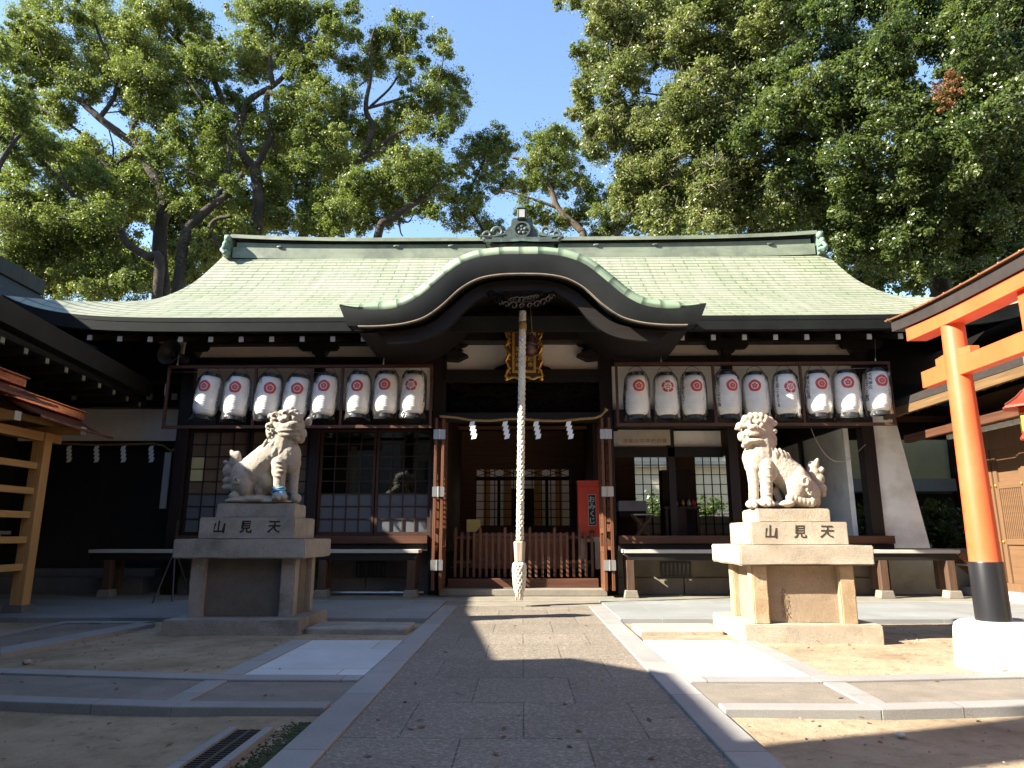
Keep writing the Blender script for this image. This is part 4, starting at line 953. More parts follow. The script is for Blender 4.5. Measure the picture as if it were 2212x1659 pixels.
for px, py in ((330, 1303), (372, 1300), (412, 1292)):
    e = atZ(px, py, .05); build(MB().tube([a, e], .018, 6), 'leg', m_black, t)
build(MB().tube([a, a+Vector((0, 0, .5))], .02, 8), 'post', m_black, t)
simple('white_door_strip', 'tall narrow white strip standing by the dark side doors', 'board', MB().box((xy(350, 14.6, 1040), 14.6, zy(1098, 14.6)), (xy(364, 14.6, 1040), 14.63, zy(976, 14.6))), m_white_paint)
simple('white_door_strip', 'short white strip fixed high under the left eave', 'board', MB().box((xy(372, 14.3, 840), 14.0, zy(858, 14.3)), (xy(379, 14.3, 840), 14.03, zy(834, 14.3))), m_white_paint)
q = MB(); pts = [atY(1752+118*k/24, 925+35*k/24+56*math.sin(math.pi*(k/24)**.85), 14.0) for k in range(25)]
simple('slack_cable', 'thin slack cable looping below the right lantern rack', 'cable', q.tube(pts, .007, 5), m_steel)
# ---------------------------------------------------------------- lion pedestals
def rough_box(mb, a, b, n=10, amp=.006, seed=0):
    """a stone block with slightly uneven faces"""
    rn = random.Random(seed); bm = bmesh.new(); bmesh.ops.create_cube(bm, size=1)
    for v in bm.verts: v.co = Vector([a[i]+(v.co[i]+.5)*(b[i]-a[i]) for i in range(3)])
    bmesh.ops.bevel(bm, geom=bm.edges[:], offset=.014, segments=2, affect='EDGES')
    bmesh.ops.subdivide_edges(bm, edges=[e for e in bm.edges if e.calc_length() > .1], cuts=6, use_grid_fill=True)
    from mathutils import noise as NZ
    for v in bm.verts: v.co += Vector([NZ.noise(v.co*6+Vector((seed, k*9, 0)))*amp for k in range(3)])
    bm.verts.index_update(); mb.raw([v.co.copy() for v in bm.verts], [tuple(x.index for x in f.verts) for f in bm.faces]); bm.free(); return mb
def pedestal(label, mat, bx, sl, bl, py, z, seed, dark):
    """bx: base x0,x1,y0,y1; z: base, pillar, slab, block tops"""
    t = thing('lion_pedestal', label, 'pedestal', ((bx[0]+bx[1])/2, (bx[2]+bx[3])/2, 0), 'stone pedestals of the two lions')
    build(rough_box(MB(), (bx[0], bx[2], -.1), (bx[1], bx[3], z[0]), amp=.012, seed=seed), 'base', mat, t)
    x0, x1, y0, y1 = py
    for i, (px, yy) in enumerate(((x0, y0), (x1-.18, y0), (x0, y1-.18), (x1-.18, y1-.18))):
        build(rough_box(MB(), (px, yy, z[0]-.01), (px+.18, yy+.18, z[1]), seed=seed+i+1), 'corner_pillar', m_stoneW if mat == m_stoneR else mat, t)
    build(rough_box(MB(), (x0+.07, y0+.09, z[0]-.01), (x1-.07, y1-.09, z[1]), seed=seed+6), 'panel_core', dark, t)
    build(rough_box(MB(), (sl[0], sl[2], z[1]), (sl[1], sl[3], z[2]), amp=.009, seed=seed+7), 'slab', mat, t)
    b = build(rough_box(MB(), (bl[0], bl[2], z[2]-.004), (bl[1], bl[3], z[3]), amp=.0015, seed=seed+8), 'inscribed_block', mat, t)
    return t, b
def inscr(parent, xs, zc, Y, size, mat, seed):
    for x, ch in zip(xs, '山見天'):
        q = MB(); v, f = glyph(ch)
        v3 = [(x+a*size*1.0+.012*math.sin(b*7), Y, zc+b*size) for a, b in v]
        q.raw(v3, f); build(q, 'carved_character', mat, parent, recalc=False)
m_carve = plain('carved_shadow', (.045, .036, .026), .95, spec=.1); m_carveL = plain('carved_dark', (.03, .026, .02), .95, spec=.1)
c8 = lambda x, y: ((1700+x/3.16)/1.1573, (1240+y/3.16)/1.1573); c7 = lambda x, y: ((400+x/3.16)/1.1573, (1240+y/3.16)/1.1573)
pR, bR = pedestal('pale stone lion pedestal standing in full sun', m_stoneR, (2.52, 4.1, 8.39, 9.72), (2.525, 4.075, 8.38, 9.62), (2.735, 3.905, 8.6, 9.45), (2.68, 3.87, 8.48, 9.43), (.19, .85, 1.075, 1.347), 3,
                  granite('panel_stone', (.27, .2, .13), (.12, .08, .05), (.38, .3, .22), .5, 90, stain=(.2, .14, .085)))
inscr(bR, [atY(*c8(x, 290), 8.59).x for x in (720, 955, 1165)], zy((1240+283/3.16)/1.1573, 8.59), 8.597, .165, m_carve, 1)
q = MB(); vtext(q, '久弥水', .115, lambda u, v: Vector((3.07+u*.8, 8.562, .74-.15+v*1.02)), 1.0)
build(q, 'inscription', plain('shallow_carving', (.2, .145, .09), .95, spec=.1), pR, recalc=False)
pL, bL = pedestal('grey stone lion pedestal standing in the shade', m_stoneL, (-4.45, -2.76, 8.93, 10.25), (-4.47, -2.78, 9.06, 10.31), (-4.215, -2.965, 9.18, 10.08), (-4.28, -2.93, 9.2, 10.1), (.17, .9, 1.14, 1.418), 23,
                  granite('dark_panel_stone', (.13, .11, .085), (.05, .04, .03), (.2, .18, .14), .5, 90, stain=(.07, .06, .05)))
inscr(bL, [atY(*c7(x, 240), 9.17).x for x in (466, 680, 900)], zy((1240+243/3.16)/1.1573, 9.17), 9.177, .17, m_carveL, 2)
# ---------------------------------------------------------------- lions: shapes in crop pixels, laid out round their own axis
def sculpt(mb, name, mat, parent, voxel):
    me = bpy.data.meshes.new('tmp'); me.from_pydata([tuple(p) for p in mb.v], [], mb.f)
    ob = bpy.data.objects.new('tmp', me); COL.objects.link(ob)
    r = ob.modifiers.new('r', 'REMESH'); r.mode = 'VOXEL'; r.voxel_size = voxel; r.use_smooth_shade = True
    s = ob.modifiers.new('s', 'SMOOTH'); s.factor = .5; s.iterations = 3
    dg = bpy.context.evaluated_depsgraph_get(); dg.update(); me2 = bpy.data.meshes.new_from_object(ob.evaluated_get(dg))
    bpy.data.objects.remove(ob); bpy.data.meshes.remove(me)
    from mathutils import noise as NZ
    n = len(me2.vertices); co = np.empty(n*3); no = np.empty(n*3); me2.vertices.foreach_get('co', co); me2.vertices.foreach_get('normal', no)
    co = co.reshape(-1, 3); no = no.reshape(-1, 3)
    d = np.array([NZ.noise(Vector(p)*22)*.003+NZ.noise(Vector(p)*60)*.002 for p in co])
    co = co+no*d[:, None]-np.array(base_of(parent)); me2.vertices.foreach_set('co', co.ravel())
    me2.materials.clear(); me2.materials.append(mat); me2.polygons.foreach_set('use_smooth', [True]*len(me2.polygons))
    o = bpy.data.objects.new(name, me2); me2.name = name; COL.objects.link(o); o.parent = parent; return o
class Fig:
    def __init__(s, fn, yc, k): s.fn, s.yc, s.k, s.mb = fn, yc, k, MB()
    def P(s, cx, cy, d=0): p = atY(*s.fn(cx, cy), s.yc); return Vector((p.x, s.yc+d*s.k, p.z))
    def e(s, cx, cy, d, rx, rz=None, ry=None, rot=0):
        rz = rz or rx; ry = ry or (rx+rz)/2; s.mb.ell(s.P(cx, cy, d), (rx*s.k, ry*s.k, rz*s.k), (0, R(rot), 0), 18, 12); return s
    def c(s, a, b, r0, r1=None): s.mb.cap(s.P(*a), s.P(*b), r0*s.k, (r1 or r0)*s.k, 14); return s
    def curl(s, cx, cy, d, r, w=.34, turn=1.6):
        pts = [s.P(cx+r*math.cos(a)*(1-a/(turn*8)), cy-r*math.sin(a)*(1-a/(turn*8)), d-6*a) for a in [k*.5 for k in range(int(turn*12.6))]]
        s.mb.tube(pts, r*w*s.k, 7); return s
lr_ = lambda cx, cy: ((1800+cx/5.53)/1.1573, (1020+cy/5.53)/1.1573)
Yc = 8.98; kR = (atY(*lr_(1000, 700), Yc).x-atY(*lr_(0, 700), Yc).x)/1000
tl = thing('guardian_lion', 'pale stone guardian lion with open mouth, sitting in full sun', 'lion statue', (3.3, Yc, 1.35), 'pair of stone guardian lions')
L = Fig(lr_, Yc, kR)
L.c((570, 640, 0), (750, 770, 0), 185, 205).c((750, 770, 0), (970, 950, 0), 205, 218).c((970, 950, 0), (1140, 1150, 0), 218, 208)
L.e(490, 700, -20, 185, 205, 175).e(470, 800, -30, 140, 130, 150).e(1190, 1190, 0, 185, 200, 190).e(1270, 1290, 20, 120, 110, 130)
L.c((560, 620, 0), (540, 480, -20), 215, 200).e(510, 325, -10, 225, 215, 205).e(590, 430, 10, 180, 130, 170)
# face
L.e(420, 345, -150, 135, 52, 110).e(385, 300, -235, 78, 42, 48).e(345, 315, -250, 30, 24, 24).e(430, 312, -250, 34, 26, 24)
L.e(415, 385, -205, 100, 26, 50).e(330, 380, -190, 40, 45, 50).e(545, 380, -140, 60, 70, 60)
L.e(420, 478, -150, 145, 42, 110).e(330, 500, -150, 70, 45, 60).e(560, 455, -110, 80, 60, 80).e(430, 430, -100, 120, 50, 60)
L.c((350, 408, -222), (440, 412, -222), 12, 12)
for x in (345, 372, 400, 428): L.e(x, 402, -236, 10, 14, 10)
L.e(300, 262, -160, 42, 34, 34).e(508, 262, -185, 44, 36, 36).c((260, 240, -150), (345, 235, -200), 26, 30).c((450, 228, -215), (570, 240, -170), 32, 26).e(570, 272, -165, 26)
for (x, y, r) in ((300, 175, 48), (370, 150, 50), (440, 140, 52), (510, 140, 50), (575, 165, 45), (340, 205, 40), (415, 200, 42), (490, 200, 42), (555, 215, 36), (270, 215, 36)): L.e(x, y, -165, r, r*1.15, 45)
for (x, y, r) in ((400, 112, 40), (470, 108, 40), (540, 115, 40), (600, 150, 40)): L.e(x, y, -70, r, r, 60)
L.e(240, 265, -90, 50, 62, 40, 25).e(205, 300, -90, 30, 22, 28).e(285, 245, -110, 40, 50, 40)
L.e(650, 185, -110, 62, 52, 42, 20).e(715, 215, -110, 46, 26, 30, 25).e(690, 250, -90, 60, 26, 45).e(640, 205, -80, 50, 55, 50)
L.e(300, 270, -200, 30, 26, 26).e(505, 268, -222, 33, 28, 28).curl(705, 345, -110, 42).curl(690, 405, -100, 30).e(710, 440, -40, 60, 90, 80).e(285, 400, -60, 60, 80, 70)
for (x, y) in ((300, 530), (340, 540), (390, 545), (450, 545), (510, 540), (580, 530), (650, 520), (720, 505)): L.e(x, y, -110-abs(x-450)*-.1, 34, 40, 50)
for (x, y, d) in ((500, 590, -170), (575, 605, -185), (650, 610, -190), (730, 640, -185), (790, 640, -175), (850, 665, -160), (905, 690, -140), (700, 680, -200), (600, 660, -195)):
    L.e(x, y, d+17, 30, 74, 24, -18).e(x+12, y+62, d+16, 14, 32, 14, -20)
# legs
L.c((430, 830, -60), (440, 1060, -80), 92, 72).c((440, 1060, -80), (440, 1280, -90), 72, 70).e(405, 1335, -110, 82, 62, 110).e(365, 1355, -160, 36, 34, 50).e(420, 1360, -190, 36, 34, 45)
L.c((590, 800, -130), (590, 1020, -150), 105, 84).c((590, 1020, -150), (590, 1260, -160), 84, 78).e(570, 1310, -190, 100, 68, 110).e(520, 1335, -255, 38, 34, 46).e(585, 1340, -270, 38, 36, 46).e(640, 1335, -250, 34, 34, 44)
L.e(690, 860, -150, 32, 120, 50, -12).e(675, 960, -150, 40, 70, 45, 10)
for y in (850, 960, 1040, 1210): L.e(585, y, -205, 70, 14, 36)
L.e(1010, 1030, -140, 150, 215, 100, 12).e(985, 1140, -165, 120, 150, 90).c((900, 1250, -190), (1190, 1320, -170), 62, 60).e(860, 1330, -200, 100, 48, 80).e(1200, 1300, -150, 70, 70, 70)
L.curl(1090, 1040, -215, 75, .28, 1.3).e(1130, 1090, -210, 26, 95, 30, 20).curl(1160, 1190, -200, 34)
L.c((790, 1130, 60), (850, 1310, 40), 48, 46).e(850, 900, 0, 150, 130, 170).e(760, 1340, 0, 300, 46, 190).e(1100, 1345, 0, 220, 40, 190)
L.c((1280, 1290, 40), (1340, 1180, 60), 70, 60).e(1320, 880, 60, 82, 160, 62, -14).c((1330, 790, 60), (1372, 706, 60), 58, 22).e(1415, 850, 40, 44).e(1380, 980, 60, 92, 100, 70).e(1425, 1110, 40, 66).e(1440, 1190, 40, 44).e(1345, 1080, 80, 60, 110, 60)
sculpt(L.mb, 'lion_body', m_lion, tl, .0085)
build(rough_box(MB(), (2.865, 8.7, 1.34), (3.755, 9.28, 1.508), amp=.008, seed=41), 'plinth', m_stoneR, tl)
ll_ = lambda cx, cy: ((540+cx/5.719)/1.1573, (1010+cy/5.719)/1.1573)
Yl = 9.55; kL = (atY(*ll_(1000, 700), Yl).x-atY(*ll_(0, 700), Yl).x)/1000
tl = thing('guardian_lion', 'grey stone guardian lion with closed mouth and blue twine round its foreleg', 'lion statue', (-3.55, Yl, 1.42), 'pair of stone guardian lions')
L = Fig(ll_, Yl, kL)
L.c((905, 650, 0), (730, 790, 0), 200, 215).c((730, 790, 0), (560, 950, 0), 215, 232).c((560, 950, 0), (440, 1140, 0), 232, 200)
L.e(1040, 740, -20, 178, 225, 175).e(1080, 840, -10, 135, 170, 150).e(430, 1200, 0, 175, 180, 190)
L.c((960, 640, 0), (985, 520, -10), 205, 190).e(1030, 310, -10, 245, 185, 195).e(960, 430, -20, 178, 115, 175)
L.e(1120, 350, -150, 170, 72, 110).e(1165, 322, -225, 88, 44, 48).e(1125, 345, -240, 32, 22, 24).e(1210, 340, -235, 30, 22, 24)
L.e(1100, 405, -190, 140, 30, 60).e(1000, 410, -170, 70, 34, 60).e(1200, 390, -180, 70, 34, 50).c((960, 425, -190), (1190, 415, -215), 16, 16)
L.e(1080, 460, -140, 175, 54, 85).e(1230, 440, -70, 90, 80, 90).e(1260, 400, -30, 46, 44, 60).e(1220, 500, -30, 60, 70, 60)
for (x, y) in ((820, 470), (870, 490), (930, 500), (990, 510), (1050, 515), (1110, 510), (1165, 505), (1205, 520)): L.e(x, y, -125, 38, 40, 55)
L.e(1010, 262, -185, 48, 34, 36).e(1245, 262, -150, 36, 28, 34).c((965, 235, -180), (1080, 232, -215), 30, 34).c((1180, 235, -205), (1270, 238, -150), 32, 26)
L.curl(1065, 165, -190, 58).curl(1150, 170, -185, 48).e(1120, 100, -120, 44, 42, 46).e(1215, 195, -170, 48, 46, 46).e(1000, 150, -130, 70, 46, 60).e(1260, 190, -120, 40, 44, 50).e(940, 165, -90, 60, 46, 60).e(1180, 130, -120, 44, 36, 50)
L.e(1010, 270, -222, 34, 26, 28).e(1232, 268, -190, 28, 24, 26).e(1165, 318, -238, 70, 36, 40).curl(905, 215, -165, 72, .3, 1.0).e(830, 190, -130, 52, 40, 40, -20).e(880, 250, -120, 66, 44, 50).e(1320, 250, 20, 50, 70, 50, 10)
L.curl(815, 345, -140, 52).curl(870, 405, -165, 32).curl(825, 450, -140, 36).e(800, 400, -60, 60, 110, 90)
for (x, y, d) in ((760, 590, -185), (800, 640, -190), (860, 610, -195), (930, 590, -195), (985, 600, -195), (900, 690, -205), (985, 690, -195), (1000, 760, -190)):
    L.e(x, y, d+20, 27, 80, 24, 24).e(x-16, y+62, d+19, 13, 32, 14, 24)
L.c((945, 860, -130), (960, 1080, -150), 108, 84).c((960, 1080, -150), (955, 1270, -160), 84, 74).e(975, 1335, -190, 108, 66, 110).e(925, 1360, -255, 38, 32, 44).e(990, 1362, -270, 38, 34, 46).e(1050, 1352, -250, 36, 34, 44)
for (x, y) in ((970, 850), (985, 915), (1000, 975), (960, 1050)): L.e(x, y, -215, 62, 22, 40, 15)
L.e(880, 980, -140, 34, 70, 50)
L.c((1110, 900, 10), (1110, 1100, 0), 88, 70).c((1110, 1100, 0), (1110, 1260, -10), 68, 62).e(1150, 1350, -20, 72, 68, 110).e(1185, 1375, -60, 34, 34, 50)
L.e(430, 1070, -140, 165, 235, 100, -12).e(480, 1180, -160, 100, 150, 90).curl(390, 1120, -222, 62, .28, 1.3).e(330, 1330, -130, 90, 70, 90)
L.e(560, 940, -120, 90, 90, 80).e(700, 1080, 0, 150, 190, 170).e(640, 1180, -20, 110, 160, 120)
L.e(590, 1370, -60, 330, 62, 190).e(420, 1390, -60, 260, 46, 200).e(860, 1400, -60, 260, 34, 190)
L.c((300, 1240, 30), (240, 1180, 50), 80, 60).e(255, 810, 50, 82, 150, 62, 12).c((240, 740, 50), (200, 672, 50), 58, 24).e(120, 830, 40, 34).e(160, 950, 50, 88, 100, 66).e(150, 1095, 40, 72, 56, 60).e(150, 1190, 40, 80, 56, 60).e(215, 1060, 60, 50, 150, 60)
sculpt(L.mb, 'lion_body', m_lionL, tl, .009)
tw = MB()
for y, r in ((1215, 80), (1232, 82), (1255, 84), (1285, 90)):
    c = L.P(957, y, -160); tw.tube([c+Vector((r*kL*math.cos(a), r*kL*math.sin(a), .012*math.sin(a*2+y))) for a in [k*.35 for k in range(19)]], .011, 5, cap=False)
c = L.P(1010, 1270, -240); tw.tube([c, c+Vector((.03, -.01, -.06)), c+Vector((.05, 0, -.05))], .012, 5); tw.tube([c, c+Vector((-.01, -.02, -.05))], .012, 5)
build(tw, 'blue_twine', plain('blue_twine', (.12, .36, .55), .7), tl, smooth=True)
build(rough_box(MB(), (-4.05, 9.28, 1.41), (-3.02, 9.82, 1.6), amp=.01, seed=61), 'plinth', m_stoneL, tl)
# ---------------------------------------------------------------- torii
TX, TY, TN = 4.45, 6.98, 4.65
t = thing('torii_gate', 'vermilion shrine gate with a black capped top beam', 'torii', (TX, (TY+TN)/2, 0))
for y in (TY, TN):
    build(MB().lathe([(.15, .36), (.14, .37), (.137, .9), (.13, 1.4), (.108, 3.34)], (TX, y, 0), 40), 'pillar', m_ver, t, smooth=40)
    build(MB().lathe([(.149, .385), (.148, .93), (.144, .945), (.137, .945)], (TX, y, 0), 40), 'pillar_sleeve', m_black, t, smooth=40)
    build(MB().lathe([(.365, -.05), (.36, .08), (.34, .33), (.325, .37), (.29, .395), (.14, .405)], (TX, y, 0), 48), 'foot_stone', m_footw, t, smooth=40)
def ky(f): return TN-.95+(TY-TN+1.9)*f
def beam_curve(x0, x1, z0, z1, ext, curl, name, m, bev=.006):
    q = MB(); n = 30; ys_ = [TN-ext+(TY-TN+2*ext)*i/n for i in range(n+1)]; mid = (TY+TN)/2; hl = (TY-TN)/2+ext
    c = lambda y: curl*(abs(y-mid)/hl)**3
    A = [[Vector((x, y, z+c(y))) for y in ys_] for x, z in ((x0, z0), (x0, z1), (x1, z1), (x1, z0), (x0, z0))]
    q.grid(A); q.raw([A[j][0] for j in range(4)], [(0, 1, 2, 3)]); q.raw([A[j][-1] for j in range(4)], [(3, 2, 1, 0)]); return build(q, name, m, t, bevel=bev)
beam_curve(TX-.11, TX+.11, 3.3, 3.44, .66, .03, 'lower_top_beam', m_ver)
beam_curve(TX-.135, TX+.135, 3.442, 3.57, .9, .07, 'cap_beam', m_verd)
kc = beam_curve(TX-.17, TX+.17, 3.572, 3.592, .97, .08, 'copper_cap', M('dull_copper_edge', (.28, .13, .07), .4, .2, 5, metal=.6))
for k in range(16): y = TN-.9+k*(TY-TN+1.8)/15; build(MB().ell((TX-.17, y, 3.584+.08*(abs(y-(TY+TN)/2)/2.1)**3), .012, None, 6, 5), 'cap_nail', m_newcop, t)
build(MB().box((TX-.06, TN-.56, 2.765), (TX+.06, TY+.56, 2.945)), 'tie_beam', m_ver, t, bevel=.005)
for y in (TY, TN):
    for s in (-1, 1): build(MB().prism([(y+s*.1, 2.947), (y+s*.29, 2.947), (y+s*.29, 3.02), (y+s*.1, 3.04)][::s], TX-.05, TX+.05, 'x'), 'wedge', m_ver, t, bevel=.004)
build(MB().box((TX-.055, (TY+TN)/2-.13, 2.948), (TX+.055, (TY+TN)/2+.13, 3.3)), 'centre_strut', m_ver, t, bevel=.004)
sp = thing('spotlight', 'small silver spotlight clamped behind the torii pillar', 'lamp', (TX+.05, TY+.2, 2.7)); build(MB().lathe([(.035, 0), (.04, .08), (.03, .1)], (TX+.1, TY+.06, 2.6), 12), 'lamp_head', m_steel, sp, smooth=40); build(MB().tube([(TX+.1, TY+.03, 2.65), (TX+.1, TY+.03, 2.77)], .01, 6), 'clamp', m_steel, sp)
# ---------------------------------------------------------------- timber notice rack at the left edge
t = thing('notice_rack', 'leaning light timber slatted rack under a small copper roof', 'notice rack', (-7.63, 10.9, 0))
RXX = -7.63
for y in (10.9, 8.9): build(MB().box((RXX-.1, y-.09, -.05), (RXX+.1, y+.09, 2.78)), 'post', m_rack, t, bevel=.008)
build(MB().box((RXX-.14, 10.76, -.05), (RXX+.14, 11.04, .16)), 'post_foot', m_stepd, t)
for py in (1004, 1060, 1112, 1166, 1224):
    z = atX(60, py, RXX).z; build(MB().box((RXX-.035, 8.99, z-.05), (RXX+.035, 10.81, z+.05)), 'rail', m_racky, t, bevel=.005)
build(MB().box((RXX-.07, 8.4, 2.64), (RXX+.07, 11.25, 2.78)), 'top_rail', m_racky, t, bevel=.006)
for y in (11.1, 9.6): build(MB().box((RXX-.5, y-.06, 2.78), (RXX+.5, y+.06, 2.9)), 'cross_arm', m_racky, t, bevel=.006); 
for y in (11.1, 9.6): build(MB().box((RXX+.5, y-.065, 2.775), (RXX+.504, y+.065, 2.905)), 'painted_tip', m_white_paint, t)
def small_roof(y0, y1, z0, z1, hw, name):
    q = MB(); n = 8
    for s in (-1, 1):
        rows = [[Vector((RXX+s*hw*f, y, zz+(.34*(1-f)**1.4)+.05*f)) for f in [i/n for i in range(n+1)]] for y, zz in ((y0, z0), ((y0+y1)/2, (z0+z1)/2-.015), (y1, z1))]
        q.grid(rows, flip=s < 0); low = [[p-Vector((0, 0, .035)) for p in r] for r in rows]; q.grid(low, flip=s > 0)
        q.grid([[r[-1] for r in rows], [r[-1] for r in low]]); q.grid([rows[-1], low[-1]])
    o = build(q, name, M('copper_roofing', (.2, .085, .055), .38, .3, 5, metal=.7, bmp=.2), t, smooth=40)
    q = MB().beam((RXX, y0, z0+.4), (RXX, y1+.02, z1+.4), .13, .13); q.beam((RXX, y0, z0+.48), (RXX, y1+.05, z1+.48), .19, .03); build(q, 'ridge_box', m_newcop, o, bevel=.01)
small_roof(9.9, 11.75, 2.86, 2.78, .62, 'lower_roof'); small_roof(8.2, 10.25, 3.12, 3.05, .62, 'upper_roof')
build(MB().box((RXX-.04, 8.4, 2.9), (RXX+.04, 11.3, 3.0)), 'roof_beam', m_racky, t)
# ---------------------------------------------------------------- office building at the left, its eaves towards the court
t = thing('office_building', 'dark roofed side building filling the left edge behind the notice rack', 'building', (-9, 6, 0))
E0, E1 = Vector((-6.55, 2.0, 4.62)), Vector((-7.95, 14.6, 4.4)); Rg0, Rg1 = Vector((-11.3, 1.4, 7.0)), Vector((-11.3, 15.2, 6.75))
q = MB(); n = 12; rows = []
for i in range(n+1):
    f = i/n; zc = lambda a, b: a.lerp(b, f)+Vector((0, 0, -.55*math.sin(math.pi*f)*.6)); rows.append([zc(E0, Rg0), zc(E1, Rg1)])
q.grid(rows); q.grid([[Vector((-22.6-p.x, p.y, p.z)) for p in r] for r in rows]); build(q, 'roof', m_tile, t)
q = MB(); dz = Vector((.0, 0, -.3)); q.grid([[E0, E1], [E0+dz+Vector((-.08, 0, 0)), E1+dz+Vector((-.08, 0, 0))], [E0+dz+Vector((-4.8, 0, .25)), E1+dz+Vector((-3.4, 0, .25))]]); build(q, 'eave_board', M('grey_fascia', (.02, .019, .017), .6, .3, 3), t)
build(MB().beam(Rg0+Vector((0, 0, .05)), Rg1+Vector((0, 0, .05)), .4, .35), 'ridge', m_tile, t)
build(MB().tube([E0+Vector((-.25, 0, -.42)), E1+Vector((-.2, 0, -.42))], .07, 8), 'gutter_beam', m_darky, t)
m_tip = M('yellowed_paint', (.2, .185, .1), .7, .2, 5)
for k in range(9):
    f = .6+k*.046; p = E0.lerp(E1, f)+Vector((-.1, 0, -.55)); r_ = build(MB().box((p.x-1, p.y-.05, p.z-.06), (p.x, p.y+.05, p.z+.06)), 'rafter', m_darky, t)
    build(MB().box((p.x, p.y-.04, p.z-.04), (p.x+.006, p.y+.04, p.z+.04)), 'rafter_tip', m_tip, r_)
build(MB().box((-11.4, 2.5, 0), (-11.2, 15.19, 4.6)), 'wall', m_darkz, t)
build(MB().box((-11.19, 9.2, .25), (-11.12, 15.0, 1.2)), 'wall_panel', m_plas2, t); build(MB().box((-11.19, 9.2, 1.2), (-10.9, 15.0, 1.27)), 'counter', m_seat, t)
# taller front wing, out of the picture, that shades the near court
t = thing('gate_wing', 'tall front wing of the side building beside the camera', 'building', (-8, 1.5, 0))
HZ = 5.0
build(MB().box((-11, .2, 0), (-6.9, 3.2, HZ-.5)), 'wall', m_darkz, t)
build(MB().prism([(-12, HZ-.35), (-5.9, HZ-.35), (-5.9, HZ), (-9, HZ+1.6), (-12, HZ)], -.6, 3.72), 'roof', m_tile, t)
tag(build(MB().lathe([(.4, 0), (.36, 4), (.33, 9.5), (.0005, 9.6)], (-7.0, .94, 0), 16), 'shade_band_column', m_stoneL, smooth=40), 'tall plain column beside the camera, added unseen to cast the band of shade', 'column')  # unseen post put in to cast the shade band; its form is assumed
# ---------------------------------------------------------------- side hall joined to the left of the main hall
t = thing('side_hall', 'dark side hall with a white wall band and black doors left of the main hall', 'side hall', (-10, 15.4, 0)); YS = 15.2
hz = lambda py: zy(py, YS)
xl = xy(126, YS, 950)
build(MB().box((-14.5, YS, hz(951)), (-7.3, YS+.1, hz(882))), 'white_wall_band', m_plas, t)
build(MB().box((-14.5, YS-.15, hz(881)), (-7.2, YS+.1, hz(838))), 'beam', m_dark, t); build(MB().box((-14.5, YS-.05, hz(965)), (-7.2, YS+.1, hz(951.3))), 'lintel', m_dark, t)
for k in range(5):
    x = xy(160+k*54, YS-.2, 858); build(MB().box((x-.06, YS-.2, hz(858)-.07), (x+.06, YS-.151, hz(858)+.07)), 'rafter_tip', m_white_paint, t)
build(MB().box((-14.5, YS-.4, hz(838)), (-7.2, YS+.1, hz(832))), 'eave_board', m_dark, t)
q = MB()
for k in range(5): q.box((-12.26+k*.99, YS+.04+(k % 2)*.05, .3), (-11.25+k*.99, YS+.08+(k % 2)*.05, hz(965)))
build(q, 'doors', M('black_doors', (.012, .011, .01), .5, .3, 3), t)
build(MB().box((-14.5, YS-.02, .04), (-12.25, YS+.1, hz(965))), 'wall', m_darkz, t); build(MB().box((-7.3, 14.5, .04), (-7.18, YS+.1, 4.5)), 'corner_post', m_darkz, t)
build(MB().box((-13, YS-.9, .03), (-7.6, YS, .34)).box((-13, YS-.45, .34), (-7.6, YS, .5)), 'steps', m_stepd, t, bevel=.015)
build(MB().box((-14.5, YS-.5, hz(838)+.01), (-7.3, 19, hz(838)+.1)), 'roof', m_tile, t)
build(MB().box((-14.5, YS+.3, hz(838)+.1), (-6.9, YS+.5, 6.0)), 'upper_wall', m_dark, t)
